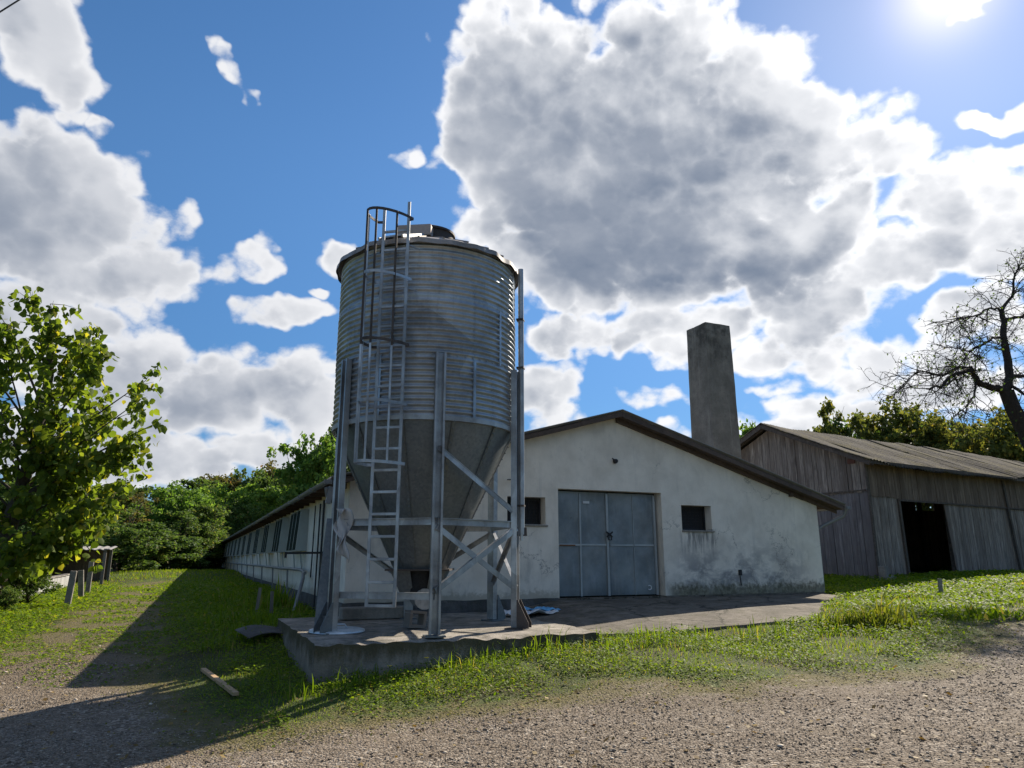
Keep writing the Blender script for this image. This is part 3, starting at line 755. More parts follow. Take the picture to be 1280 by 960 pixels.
    def hoop(z, mat, tilt=0.0):
        pts = []
        for i in range(15):
            t = math.pi*i/14
            pts.append(base+et*(-math.cos(t)*(hw+.09)-.20*math.sin(t))+er*(.02+.50*math.sin(t))+Vector((0, 0, z+tilt*math.sin(t))))
        m = MB()
        for p, q in zip(pts[:-1], pts[1:]): m.bar(p, q, .010, .045)
        m.bar(base-et*hw+Vector((0, 0, z)), pts[0], .01, .045); m.bar(base+et*hw+Vector((0, 0, z)), pts[-1], .01, .045)
        m.build('cage_hoop', mat, lad)
    for z, mt in ((6.55, STEEL_D), (5.48, GALV_L), (4.38, STEEL_D), (3.42, GALV_L), (2.5, GALV_B)): hoop(z, mt)
    for t in (.18, .36, .56, .80):
        T = math.pi*t; b = base+et*(-math.cos(T)*(hw+.09)-.20*math.sin(T))+er*(.012+.50*math.sin(T))
        m = MB(); m.bar(b+Vector((0, 0, 2.48)), b+Vector((0, 0, 4.3)), .032, .010, up=er); m.build('cage_strap', GALV_B, lad)
        m = MB(); m.bar(b+Vector((0, 0, 4.3)), b+Vector((0, 0, 6.57)), .034, .011, up=er); m.build('cage_strap', STEEL_D if t > .2 else GALV_L, lad)
silo()

# ------------------------------------------------------------------ long white barn
W0, W1, L0, L1 = 1.25, 14.14, 4.66, 70.0
WA, ZA, ZE0, ZE1, ZF = 7.72, 5.06, 3.22, 3.18, .79
def zroof(w): return ZE0+(ZA-ZE0)*(w-W0)/(WA-W0) if w < WA else ZA+(ZE1-ZA)*(w-WA)/(W1-WA)
def barn():
    root = empty('long_barn', wl(0, 0, 0), YAW, label='long white plastered livestock barn with double blue-grey doors in its gable', cat='barn')
    # gable wall with three openings
    ops = [(4.80, 5.76, 2.42, 3.04), (6.09, 8.98, ZF, 3.26), (9.57, 10.50, 2.36, 2.98)]
    m = MB()
    cuts = sorted({W0, WA, W1, *[o[0] for o in ops], *[o[1] for o in ops]})
    for a, b in zip(cuts[:-1], cuts[1:]):
        segs = [(ZF, None)]
        for o in ops:
            if o[0] <= a+1e-6 and b <= o[1]+1e-6:
                segs = ([(ZF, o[2])] if o[2] > ZF+1e-6 else [])+[(o[3], None)]
        for z0, z1 in segs:
            za, zb = (zroof(a), zroof(b)) if z1 is None else (z1, z1)
            m.poly([(a, L0, z0), (b, L0, z0), (b, L0, zb), (a, L0, za)], rnd=.5)
    for (a, b, z0, z1) in ops:                     # reveals
        d = .30
        m.poly([(a, L0, z0), (a, L0+d, z0), (a, L0+d, z1), (a, L0, z1)], rnd=.5); m.poly([(b, L0, z0), (b, L0, z1), (b, L0+d, z1), (b, L0+d, z0)], rnd=.5)
        m.poly([(a, L0, z1), (a, L0+d, z1), (b, L0+d, z1), (b, L0, z1)], rnd=.5)
        if z0 > ZF: m.poly([(a, L0, z0), (b, L0, z0), (b, L0+d, z0), (a, L0+d, z0)], rnd=.5)
    m.build('gable_wall', PLASTER, root); m = MB()
    pent = [(W0, ZF), (W1, ZF), (W1, ZE1), (WA, ZA), (W0, ZE0)]
    m.poly([(w, L1, z) for w, z in pent], rnd=.5)
    m.build('gable_wall', PLASTER, root)
    m = MB(); m.poly([(w, L0+.34, z) for w, z in pent], rnd=.5); m.build('dark_backing', DARK, root)  # near-black sheet added behind the openings so the interior looks dark
    m = MB()
    for j in range(33):
        l0 = L0+(L1-L0)*j/33; l1 = L0+(L1-L0)*(j+1)/33
        m.poly([(W0, l0, ZF), (W0, l1, ZF), (W0, l1, ZE0), (W0, l0, ZE0)], rnd=.5)
    m.build('side_wall', PLASTER, root); m = MB()
    m.poly([(W1, L0, ZF), (W1, L1, ZF), (W1, L1, ZE1), (W1, L0, ZE1)], rnd=.5); m.build('side_wall', PLASTER, root)
    m = MB()                                        # plinth, 3 cm proud
    def pf(u, v):
        w = W0-.03+(6.05-W0+.03)*u
        return (w, L0-.03-.02*v+.02*mnoise.noise(Vector((w*3, v*3, 2))), ZF+.01+.03*mnoise.noise(Vector((w*2.2, 0, 9)))*(v < .01)-v*.75)
    m.grid(pf, 60, 6)
    m.grid(lambda u, v: (W0-.03-.02*v+.015*mnoise.noise(Vector((u*60, v*3, 5))), L0-.03+(L1-L0)*u, ZF+.01-v*.8), 160, 4)
    m.box((W1-.2, (L0+L1)/2, .39), (.44, L1-L0-.02, .8))
    m.build('plinth', PLINTH, root, smooth=60)
    m = MB(); m.box(((9.0+W1)/2, L0+.02, .55), (W1-9.0+.02, .06, .49)); m.box((7.535, L0+.2, .74), (2.9, .34, .09))
    m.build('threshold', APRON, root)
    # doors
    yd = L0+.22
    for (a, b, t1) in ((6.12, 7.545, .46), (7.575, 8.90, .52)):
        m = MB()
        mid = a+(b-a)*t1; zm = 1.98
        for i, (x0, x1) in enumerate(((a, mid), (mid, b))):
            for (z0, z1) in ((ZF+.03, zm), (zm, 3.23)):
                nn = 10
                ph = random.random()*9
                m.grid(lambda u, v, x0=x0, x1=x1, z0=z0, z1=z1, ph=ph: (x0+.004+(x1-x0-.008)*u, yd-.035*max(0, 1-abs(2*u-1)**3)*max(0, 1-abs(2*v-1)**3)*mnoise.noise(Vector((u*1.6+ph, v*1.6, ph)))*1.6, z0+.004+(z1-z0-.008)*v), nn, nn)
        m.box(((a+b)/2, yd+.03, (ZF+3.25)/2), (b-a, .03, 3.23-ZF-.03))
        leaf = m.build('door_leaf', DOOR, root, smooth=50)
        m = MB(); m.box(((a+mid)/2+.0, yd-.012, zm), (mid-a-.03, .02, .04)); m.box(((mid+b)/2, yd-.012, zm+.004), (b-mid-.03, .02, .036))
        if a < 7: m.box((mid, yd-.013, (ZF+3.2)/2), (.042, .022, 3.16-ZF))
        else: m.box((mid, yd-.008, (ZF+3.2)/2), (.014, .016, 3.16-ZF))
        edge = b-.03 if a < 7 else b-.02
        m.box((edge, yd-.02, (ZF+3.22)/2), (.06, .035, 3.2-ZF-.02))
        m.build('door_strip', DOORT, leaf)
        if a < 7:
            m = MB(); m.box((6.95, yd-.018, 2.98), (.17, .01, .055)); m.build('paper_note', WHITEP, leaf)
            m = MB(); m.box((6.42, yd-.026, zm-.012), (.42, .01, .03)); m.build('rust_patch', RUST, leaf)
            m = MB()
            m.bar((7.47, yd-.06, 2.29), (7.63, yd-.06, 2.17), .03, .03); m.bar((7.47, yd-.075, 2.17), (7.63, yd-.075, 2.29), .03, .03)
            m.tube([(7.49, yd-.08, 2.22), (7.50, yd-.10, 2.10), (7.58, yd-.10, 2.10), (7.59, yd-.08, 2.22)], .014, 6)
            m.build('door_latch', BLACK, leaf)
        else:
            m = MB(); pts = [(8.66+.05*math.cos(t), yd-.02, .98+.05*math.sin(t)) for t in np.linspace(-2.3, 2.3, 10)]; m.tube(pts, .012, 6); m.build('door_ring', WHITEP, leaf, smooth=50)
    # windows
    for (a, b, z0, z1) in (ops[0], ops[2]):
        m = MB(); m.box(((a+b)/2, L0+.285, (z0+z1)/2), (b-a-.004, .02, z1-z0-.004)); wdw = m.build('window', DARK, root)  # pane coloured near-black in place of an unlit interior
        m = MB()
        for z in (z0+.03, z1-.03): m.box(((a+b)/2, L0+.262, z), (b-a-.01, .024, .05))
        for w in (a+.03, b-.03): m.box((w, L0+.262, (z0+z1)/2), (.05, .024, z1-z0-.112))
        for i in range(1, 12): m.box((a+(b-a)*i/12, L0+.266, (z0+z1)/2), (.006, .006, z1-z0-.11))
        for i in range(1, 8): m.box(((a+b)/2, L0+.272, z0+(z1-z0)*i/8), (b-a-.11, .005, .005))
        m.build('wire_frame', BLACK, wdw)
        m = MB(); m.box(((a+b)/2+.02, L0+.12, z0-.025), (b-a+.06, .32, .04), bev=.006); m.build('sill', CONC, wdw)
    # lamp, small box, broken stubs
    m = MB(); m.lathe([(0, .10), (.05, .09), (.06, .02), (.035, 0)], 14); m.v = [(p[0]+7.66, p[2]*-1+L0-.0, p[1]+3.98) for p in m.v]; m.tube([(7.60, L0+.01, 4.06), (7.62, L0-.05, 4.02), (7.66, L0-.06, 3.98)], .012, 6)
    m.build('wall_lamp', BLACK, root, smooth=50)
    m = MB(); m.box((11.28, L0-.025, 1.32), (.09, .05, .14), bev=.008); m.bar((11.28, L0-.008, 1.24), (11.3, L0-.008, 1.0), .02, .014); m.build('socket_box', BLACK, root)
    m = MB(); m.tube([(4.96, L0+.02, 3.42), (4.70, L0-.24, 3.38)], .013, 6); m.build('wall_hook', BLACK, root)
    # roof: two slopes of corrugated sheet on a board, gable fascia
    OV = .34
    def slope(wa, wb, name):
        m = MB(); n = 240
        def f(u, v):
            l = L0-OV-.03+(L1-L0+OV+.4)*u; w = wa+(wb-wa)*v
            return (w, l, zroof(w)+.155+.022*math.sin(l*2*math.pi/.177 if u < .25 else l*2*math.pi/.7)+.02*mnoise.noise(Vector((w*.7, l*.35, 0))))
        us = list(np.linspace(0, .25, 700))+list(np.linspace(.25, 1, 320))[1:]
        V = [f(u, v) for v in (0, .5, 1) for u in us]; nu = len(us)
        F = [(j*nu+i, j*nu+i+1, (j+1)*nu+i+1, (j+1)*nu+i) for j in range(2) for i in range(nu-1)]
        m.add(V, F, .5)
        V2 = [(x, y, z-.02) for x, y, z in V]; m.add(V2, [g[::-1] for g in F], .5)
        for j in (0, 2):
            a = j*nu; m.add([V[a+i] for i in range(nu)]+[V2[a+i] for i in range(nu)], [(i, i+1, nu+i+1, nu+i) for i in range(nu-1)], .5)
        m.add([V[0], V[nu], V[2*nu], V2[0], V2[nu], V2[2*nu]], [(0, 1, 4, 3), (1, 2, 5, 4)], .5)
        return m
    roof = slope(WA, .80, 'l').build('roof', ETERNIT, root, smooth=60)
    slope(WA+.001, 14.86, 'r').build('roof', ETERNIT, root, smooth=60)
    m = MB()
    for (wa, wb) in ((.84, WA), (WA, 14.82)):
        N = 6
        for i in range(N):
            a = wa+(wb-wa)*i/N; b = wa+(wb-wa)*(i+1)/N-.006
            j = random.uniform(-.008, .008)
            th = .115
            m.poly([(a, L0-OV, zroof(a)-.015+j), (b, L0-OV, zroof(b)-.015+j), (b, L0-OV, zroof(b)+th-.015+j), (a, L0-OV, zroof(a)+th-.015+j)], (0, .03, 0))
            m.poly([(a, L0-OV+.05, zroof(a)+.002), (b, L0-OV+.05, zroof(b)+.002), (b, L0+.02, zroof(b)+.002), (a, L0+.02, zroof(a)+.002)], (0, 0, .03))
            if wa > 5: m.poly([(a, L0-.07, zroof(a)-.10+j), (b, L0-.07, zroof(b)-.10+j), (b, L0-.07, zroof(b)-.0), (a, L0-.07, zroof(a))], (0, .05, 0))
    m.build('verge_board', FASCIA, root)
    m = MB(); m.box((13.2, L0-.06, zroof(13.2)-.10), (.08, .12, .1)); m.build('purlin_end', FASCIA, root)
    # eave soffit left + rafters
    m = MB(); m.poly([(.82, L0-OV, zroof(.82)+.06), (W0, L0-OV, zroof(W0)+.06), (W0, L1, zroof(W0)+.06), (.82, L1, zroof(.82)+.06)], (0, 0, .025))
    m.poly([(W1, L0-OV, zroof(W1)+.06), (14.82, L0-OV, zroof(14.82)+.06), (14.82, L1, zroof(14.82)+.06), (W1, L1, zroof(W1)+.06)], (0, 0, .025))
    for i in range(60): m.box((1.03, L0+.4+i*1.08, zroof(1.0)+.0), (.46, .07, .10))
    m.build('soffit', FASCIA, root)
    def gutter(w, z, s):
        m = MB(); n = 8
        prof = [(w+s*(.065*math.cos(t)), z-.075*math.sin(t)) for t in np.linspace(0, math.pi, n+1)]
        la, lb = L0-OV-.06, L1
        segs = 33
        for j in range(segs):
            l0 = la+(lb-la)*j/segs; l1 = la+(lb-la)*(j+1)/segs; dz = .012*mnoise.noise(Vector((j*.7, 0, 0)))
            V = [(x, l0, y+dz) for x, y in prof]+[(x, l1, y+dz) for x, y in prof]
            m.add(V, [(i, i+1, n+2+i, n+1+i) for i in range(n)])
            m.box((w, l0+.03, z+dz-.035), (.16, .03, .09))
        return m
    g = gutter(.74, zroof(.8)+.10, 1).build('gutter', PIPE_G, root, smooth=50)
    gutter(14.93, zroof(14.86)+.10, 1).build('gutter', PIPE_G, root, smooth=50)
    m = MB(); m.tube([(14.92, L0-.3, 3.02), (14.9, L0-.2, 2.82), (14.40, L0+.1, 2.55), (14.24, L0+.15, 2.45), (14.24, L0+.15, .8)], .05, 10); m.build('downpipe', PIPE_G, root, smooth=50)
    m = MB(); m.tube([(.75, L0-.26, 3.05), (.78, L0-.2, 2.9), (1.0, L0-.1, 2.72)], .06, 10); m.box((.80, L0-.27, 2.9), (.10, .10, .34), Matrix.Rotation(.15, 3, 'Y'))
    m.build('downpipe', PIPE_G, root, smooth=50)
    # vent boxes along the shaded side
    proto = None
    for i in range(14):
        l = 10.3+i*4.42
        if proto is None:
            m = MB(); z0, z1 = 1.87, 2.97; d0, d1, Lb = .30, .22, 2.25
            m.poly([(0, 0, z0), (-d0, 0, z0), (-d1, 0, z1), (0, 0, z1)], (0, .02, 0)); m.poly([(0, Lb, z0), (-d0, Lb, z0), (-d1, Lb, z1), (0, Lb, z1)], (0, .02, 0))
            m.poly([(0, .02, z1), (-d1, .02, z1), (-d1, Lb, z1), (0, Lb, z1)], (0, 0, .02)); m.poly([(0, .02, z0), (-d0, .02, z0), (-d0, Lb, z0), (0, Lb, z0)], (0, 0, .02))
            for y in (.0, .75, 1.5, Lb-.05): m.poly([(-d0, y, z0), (-d0, y+.06, z0), (-d1, y+.06, z1), (-d1, y, z1)], (-.004, 0, 0))
            for y in (.25, 1.75): m.bar((-.14, y, z0), (-.06, y, z0-.55), .035, .035)
            v = m.build('vent_box', VENT, root)
            m = MB(); m.poly([(-d0+.008, .06, z0+.04), (-d0+.008, Lb, z0+.04), (-d1+.008, Lb, z1-.04), (-d1+.008, .06, z1-.04)], (.012, 0, 0)); p = m.build('vent_glass', GLASS, v)
            proto = (v, p); v.location = (W0, l, 0)
        else:
            v = proto[0].copy(); COL.objects.link(v); v.parent = root; v.location = (W0, l, random.uniform(-.02, .02))
            p = proto[1].copy(); COL.objects.link(p); p.parent = v
    # feed pipe along the wall
    pts = [(W0-.16, 9.2+.0, 1.30)]+[(W0-.16+.03*mnoise.noise(Vector((j*1.7, 0, 3))), 10+j*2.4, 1.37+.03*mnoise.noise(Vector((j*1.3, 2, 0)))) for j in range(25)]
    m = MB(); m.tube(pts, .04, 8); m.tube([(W0-.18, 9.4, 1.28), (W0-.24, 8.9, 1.18), (W0-.45, 8.35, .55), (W0-.55, 8.2, .28)], .045, 8)
    for j in range(14): m.bar((W0-.02, 12.0+j*4.42, 1.36), (W0-.17, 12.0+j*4.42, 1.36), .03, .03); m.bar((W0-.16, 13.0+j*4.42, 1.36), (W0-.12, 13.0+j*4.42, .5), .05, .05)
    m.build('wall_pipe', PIPE_G, root, smooth=50)
    m = MB(); m.tube([(W0-.04, 8.15, 3.0), (W0-.05, 8.1, .4)], .022, 6); m.tube([(W0-.04, 7.6, 3.05), (W0-.05, 7.55, .8)], .028, 6); m.tube([(W0-.05, 8.9, 3.0), (W0-.06, 8.85, 1.9), (W0-.06, 8.9, 1.2)], .018, 6); m.build('wall_cable', BLACK, root)
    m = MB(); m.bar((W0-.02, 7.5, 1.80), (W0-.85, 7.62, 1.79), .06, .05); m.box((W0-.03, 7.45, 1.60), (.05, .13, .46)); m.bar((W0-.85, 7.62, 1.82), (W0-.85, 7.62, 1.68), .05, .05); m.build('iron_bracket', BLACK, root)
    m = MB(); m.lathe([(0, .5), (.30, .4), (.55, 0)], 20, (7.7, 30, ZA+.15)); m.build('ridge_vent', ETERNIT, root, smooth=50)
barn()

# ------------------------------------------------------------------ chimney
def chimney():
    cx, cl = 13.2, 7.55
    root = empty('concrete_chimney', wl(cx, cl, 0), YAW, label='square bare concrete chimney rising behind the white roof', cat='chimney')
    m = MB(); H = 8.72; b, t = .565, .485
    def f(u, v):
        c = int(u*4) % 4; fr = u*4-int(u*4)
        if u >= 1: c, fr = 3, 1.
        P = [(-1, -1), (1, -1), (1, 1), (-1, 1)]; p, q = P[c], P[(c+1) % 4]
        hw = b+(t-b)*v; x = (p[0]+(q[0]-p[0])*fr)*hw; y = (p[1]+(q[1]-p[1])*fr)*hw
        e = .012*mnoise.noise(Vector((x*3, y*3, v*22)))
        return (x*(1+e), y*(1+e), .3+v*H+(.025*mnoise.noise(Vector((x*4, y*4, 3))) if v > .99 else 0))
    m.grid(f, 32, 60); m.build('shaft', CHIM, root, smooth=35)
    m = MB(); m.poly([(-t+.01, -t+.01, H+.28), (t-.01, -t+.01, H+.28), (t-.01, t-.01, H+.28), (-t+.01, t-.01, H+.28)]); m.build('flue_top', DARK, root)
chimney()

# ------------------------------------------------------------------ wooden barn on the right
def wood_barn():
    K = Vector((12.26, 24.7, 0)); A = R_(32)          # local x along the long side, y back
    root = empty('wooden_barn', K, A, label='weathered grey plank barn with sagging mossy roof and dark open doorway', cat='barn')
    LN, D, ZE, ZR, ZG = 20.0, 7.6, 5.02, 6.72, .95
    def sag(x): return -.12*math.sin(x*.33)-.10*mnoise.noise(Vector((x*.5, 0, 5)))
    def planks(m, x0, x1, ztop, zbot, y, axis='x', seed=0, wob=.03):
        x = x0; i = 0
        while x < x1-.01:
            w = random.uniform(.14, .22); xb = min(x+w-random.uniform(.004, .014), x1)
            zt = ztop((x+xb)/2) if callable(ztop) else ztop; zb = zbot((x+xb)/2) if callable(zbot) else zbot
            zt0 = ztop(x) if callable(ztop) else ztop; zt1 = ztop(xb) if callable(ztop) else ztop
            d = random.uniform(0, .018); j = random.uniform(-wob, wob); tl = random.uniform(-.015, .015)
            if axis == 'x': pts = [(x+tl, y-d, zb+j), (xb+tl, y-d, zb+j+random.uniform(-.02, .02)), (xb, y-d, zt1), (x, y-d, zt0)]; th = (0, .022, 0)
            else: pts = [(y-d, x+tl, zb+j), (y-d, xb+tl, zb+j), (y-d, xb, zt1), (y-d, x, zt0)]; th = (.022, 0, 0)
            m.poly(pts, th); x += w; i += 1
    dl, dr0, dr1, zd = 1.80, 4.78, 5.12, 3.72
    # front long wall
    m = MB(); planks(m, 0, dl, 3.80, ZG, 0); fw = m.build('front_wall', PLANK, root)
    m = MB(); planks(m, dr1, LN, lambda x: 3.74-.008*x, ZG+.1, 0); m.poly([(dr0, -.02, 3.68), (dr0+.15, -.02, 3.68), (dr1+.1, -.02, 1.0), (dr1-.05, -.02, 1.0)], (0, .025, 0)); m.poly([(dr0+.13, -.015, 3.68), (dr1+.05, -.015, 3.68), (dr1+.07, -.015, 1.0)], (0, .02, 0)); m.build('front_wall', PLANK, root)
    m = MB(); planks(m, 0, LN, lambda x: ZE-.05+sag(x), lambda x: zd-.02 if x > dl-.1 else 3.76, -.035); m.build('upper_cladding', PLANK_B, root)
    # gable (towards the white barn): x = 0 plane, y from 0 to D
    def zg(y): return ZE+(ZR-ZE)*(1-abs(y-D/2)/(D/2))
    m = MB(); planks(m, 0, D, lambda y: zg(y)-.06, 3.92, -.035, 'y'); m.build('gable_cladding', PLANK, root)
    m = MB(); planks(m, 0, D, 4.0, ZG+.05, 0, 'y'); m.build('gable_wall', material('slate_grey_planks', m_wood((.31, .285, .28), (.14, .122, .12))), root)
    # back and far walls, inner frame; one gap in the back wall shows green
    m = MB()
    planks(m, 0, 16.7, ZE, ZG, D); planks(m, 18.6, LN, ZE, ZG, D); planks(m, 16.7, 18.6, 4.3, ZG, D); m.box((8.35, D+.05, 3), (16.7, .02, 4.3)); m.box((19.3, D+.05, 3), (1.4, .02, 4.3)); m.box((17.65, D+.05, 2.55), (1.9, .02, 3.5)); planks(m, 0, D, lambda y: zg(y)-.05, ZG, LN, 'y')  # plain sheets added behind the planks to keep the inside dark
    m.build('back_wall', PLANK_B, root)
    m = MB()
    for x in (.12, dl+.02, 5.2, 8.6, 12.6, 16.8, 19.8):
        for y in (.12, D-.16):
            m.bar((x, y, .6), (x, y, ZE-.08), .16, .16, up=(0, 1, 0))
    for y in (.12, D/2, D-.16): m.bar((0.05, y, (ZE-.12) if y != D/2 else ZR-.14), (LN-.05, y, (ZE-.12) if y != D/2 else ZR-.14), .14, .16)
    m.bar((dl-.1, -.065, zd-.03), (LN, -.065, 3.70), .03, .06); m.bar((-.062, .02, 3.97), (-.062, D, 3.97), .03, .05, up=(0, 0, 1))
    m.bar((-.02, -.06, .9), (-.05, -.06, ZE-.1), .12, .05, up=(0, 1, 0))
    m.bar((dl, -.04, ZG+.1), (dl-.06, -.04, zd), .12, .06, up=(0, 1, 0))
    m.bar((9.9, -.08, 1), (9.5, -.08, ZE-.2), .14, .05, up=(0, 1, 0))
    m.build('timber_frame', BEAM, root)
    # foundation
    m = MB(); m.box((1.0, .06, .72), (2.1, .22, .7), bev=.02); m.box((.12, D/2, .72), (.24, D, .62), bev=.02); m.box((LN/2+2.3, .1, .72), (LN-4.6, .2, .62)); m.box(((dl+4.6)/2, .3, .62), (2.8, .5, .5), bev=.02)
    m.build('foundation', CONC, root)
    # roof
    def rf(sgn):
        m = MB(); us = np.linspace(0, 1, 420)
        def f(u, v):
            x = -.55+(LN+1.1)*u; yy = D/2+sgn*(D/2+.55)*v
            z = ZR+.13-(ZR-ZE)*(D/2+.55)/(D/2)*v+sag(x)*(.4+.8*v)+.025*math.sin(x*2*math.pi/.177)*(1 if v > 0 else .8)+.045*mnoise.noise(Vector((x*.8, yy*.9, 2)))+.05*mnoise.noise(Vector((int(x/1.1)*3.7, int(v*4)*2.1, .4)))
            return (x, yy, z)
        vs = [0, .2, .4, .6, .8, .93, 1.0]; nu = len(us)
        V = [f(u, v) for v in vs for u in us]
        F = [(j*nu+i, j*nu+i+1, (j+1)*nu+i+1, (j+1)*nu+i) for j in range(len(vs)-1) for i in range(nu-1)]
        m.add(V, F, .5); V2 = [(x, y, z-.022) for x, y, z in V]; m.add(V2, [g[::-1] for g in F], .5)
        e = (len(vs)-1)*nu
        m.add([V[e+i] for i in range(nu)]+[V2[e+i] for i in range(nu)], [(i, i+1, nu+i+1, nu+i) for i in range(nu-1)], .5)
        col = [j*nu for j in range(len(vs))]; n = len(vs)
        m.add([V[c] for c in col]+[V2[c] for c in col], [(i, i+1, n+i+1, n+i) for i in range(n-1)], .5)
        return m
    rf(-1).build('roof', MOSSROOF, root, smooth=60); rf(1).build('roof', MOSSROOF, root, smooth=60)
    m = MB()
    for s in (-1, 1):
        m.bar((-.5, D/2, ZR+.02), (-.5, D/2+s*(D/2+.5), ZE-.20), .03, .17); m.bar((-.30, D/2, ZR-.0), (-.30, D/2+s*(D/2+.5), ZE-.22), .07, .12)
    m.build('verge_board', BEAM, root)
    m = MB(); m.bar((-.5, -.50, ZE-.16), (LN+.4, -.50, ZE-.18), .03, .12); m.build('eave_board', BEAM, root)
    m = MB(); m.box((-.06, .45, ZE-.02), (.05, .28, .16)); m.build('loose_board', plain('red_brown_board', (.14, .06, .045), .8), root)
wood_barn()

# ------------------------------------------------------------------ trees
def leaf_cloud(centers, radii, counts, size, flat=.75, seed=1, droop=.3):
    r = np.random.default_rng(seed); P = []
    for c, rd, k in zip(centers, radii, counts):
        q = r.normal(0, 1, (k, 3)); q /= np.linalg.norm(q, axis=1)[:, None]+1e-9
        q *= (r.random((k, 1))**.45)*rd; q[:, 2] *= flat; P.append(q+np.asarray(c))
    P = np.concatenate(P); n = len(P)
    return leaf_quads(P, size, r, droop)
def leaf_quads(P, size, r, droop=.3, heart=False):
    n = len(P); S = size*r.uniform(.6, 1.3, n)
    d = r.normal(0, 1, (n, 3)); d[:, 2] -= droop*2; d /= np.linalg.norm(d, axis=1)[:, None]
    b = np.cross(d, r.normal(0, 1, (n, 3))); b /= np.linalg.norm(b, axis=1)[:, None]+1e-9
    nn = np.cross(d, b)
    if heart:
        prof = [(0, 0, 0), (.12, .36, .08), (.52, .42, .05), (1., 0, -.12), (.52, -.42, .05), (.12, -.36, .08)]
        V = np.stack([P+d*(S*a)[:, None]+b*(S*w)[:, None]+nn*(S*h)[:, None] for a, w, h in prof], 1).reshape(-1, 3)
        base = np.arange(n)*6
        lp = np.stack([base, base+1, base+2, base+3, base, base+3, base+4, base+5], 1).ravel()
        rn = np.repeat(r.random(n), 2)
        return V, lp, np.full(2*n, 4), rn
    prof = [(0, 0, 0), (.45, .34, .07), (1., 0, -.06), (.5, -.34, .07)]
    V = np.stack([P+d*(S*a)[:, None]+b*(S*w)[:, None]+nn*(S*h)[:, None] for a, w, h in prof], 1).reshape(-1, 3)
    return V, np.arange(4*n), np.full(n, 4), r.random(n)
def crown_variant(seed, H, RX, n_cl, per, size, base=.25, shape='round'):
    r = np.random.default_rng(seed); C_ = []; RR = []; CNT = []
    lobes = []
    for i in range(9):
        a = r.uniform(0, 2*np.pi); e = r.uniform(.15, 1.0); rr = RX*(.62 if shape == 'round' else .45)*math.sqrt(max(.05, 1-(e-.35)**2*1.3))
        lobes.append((math.cos(a)*rr*r.uniform(.5, 1), math.sin(a)*rr*r.uniform(.5, 1), H*(base+(1-base)*e*.86), RX*r.uniform(.34, .52)))
    lobes.append((0, 0, H*.86, RX*.4)); lobes.append((0, 0, H*.6, RX*.55))
    for i in range(n_cl):
        x, y, z, rd = lobes[r.integers(len(lobes))]
        q = r.normal(0, 1, 3); q /= np.linalg.norm(q); q[2] = q[2]*.8+.12; q *= rd*r.uniform(.55, 1.08)
        C_.append((x+q[0], y+q[1], max(H*base*.7, z+q[2]))); RR.append(r.uniform(.35, .8)*RX/4); CNT.append(int(per*r.uniform(.5, 1.5)))
    # trunk + limbs
    m = MB(); m.tube([(0, 0, -.4), (.05, .03, H*.25), (-.06, .05, H*.55), (0, 0, H*.85)], [H*.022, H*.018, H*.012, H*.004], 8)
    for (x, y, z, rd) in lobes:
        st = Vector((0, 0, z*.5)); en = Vector((x, y, z)); mid = st.lerp(en, .5)+Vector((0, 0, -.03*H))
        m.tube([st, mid, en], [H*.010, H*.006, H*.002], 5)
        for k in range(4):
            e2 = en+Vector(r.normal(0, rd*.5, 3)); m.tube([mid.lerp(en, .6), e2], [H*.003, .01], 4)
    # mesh of trunk
    tm = bpy.data.meshes.new('trunk'); tm.from_pydata(m.v, [], m.f); tm.update(); tm.shade_smooth()
    V, lp, sz, rn = leaf_cloud(C_, RR, CNT, size, seed=seed)
    return np_mesh('crown', V, lp, sz, rn), tm
VAR = [crown_variant(11, 10, 4.2, 150, 60, .34), crown_variant(12, 10, 3.6, 150, 60, .32, .2), crown_variant(13, 10, 4.6, 150, 62, .34, .18), crown_variant(14, 10, 2.7, 120, 55, .30, .15, 'tall'), crown_variant(15, 10, 3.4, 62, 42, .28, .3)]
for cm, tm in VAR: cm.materials.append(LEAF_G); tm.materials.append(BARK)
def tree(x, y, h, var, mat, label, name='woodland_tree', group=None, wide=1.0, cat='tree'):
    cm, tm = VAR[var]; z = hz(x, y); s = h/10
    root = empty(name, (x, y, z-(.24*h if cat == 'bush' else .05)), random.uniform(0, 6.28), label=label, cat=cat, group=group)
    for nm, mesh, mt in (('trunk', tm, BARK), ('crown', cm, mat)):
        o = bpy.data.objects.new(nm, mesh); COL.objects.link(o); o.parent = root; o.scale = (s*wide, s*wide, s)
        o.material_slots[0].link = 'OBJECT'; o.material_slots[0].material = mt
    return root
def ptx(u, D):                               # ground position seen at image column u, D metres out
    k = (u-640)/916.5; y = D/math.sqrt(1+k*k); return k*y, y
GW = 'woodland trees beyond the long white barn'
LW = 'green woodland tree in the wooded row past the far end of the long white barn'
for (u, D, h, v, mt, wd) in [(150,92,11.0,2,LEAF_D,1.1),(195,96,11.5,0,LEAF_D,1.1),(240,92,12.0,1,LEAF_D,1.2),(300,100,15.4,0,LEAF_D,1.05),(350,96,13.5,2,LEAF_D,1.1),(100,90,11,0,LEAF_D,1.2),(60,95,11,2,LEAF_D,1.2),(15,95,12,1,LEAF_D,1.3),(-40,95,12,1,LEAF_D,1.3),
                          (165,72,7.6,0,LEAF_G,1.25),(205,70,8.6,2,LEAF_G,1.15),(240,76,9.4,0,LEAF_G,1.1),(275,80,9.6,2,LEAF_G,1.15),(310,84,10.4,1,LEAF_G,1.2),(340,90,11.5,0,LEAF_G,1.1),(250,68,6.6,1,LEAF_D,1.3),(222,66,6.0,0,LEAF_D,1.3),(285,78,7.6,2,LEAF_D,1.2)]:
    x, y = ptx(u, D); tree(x, y, h*.84, v, mt, LW, group=GW, wide=wd)
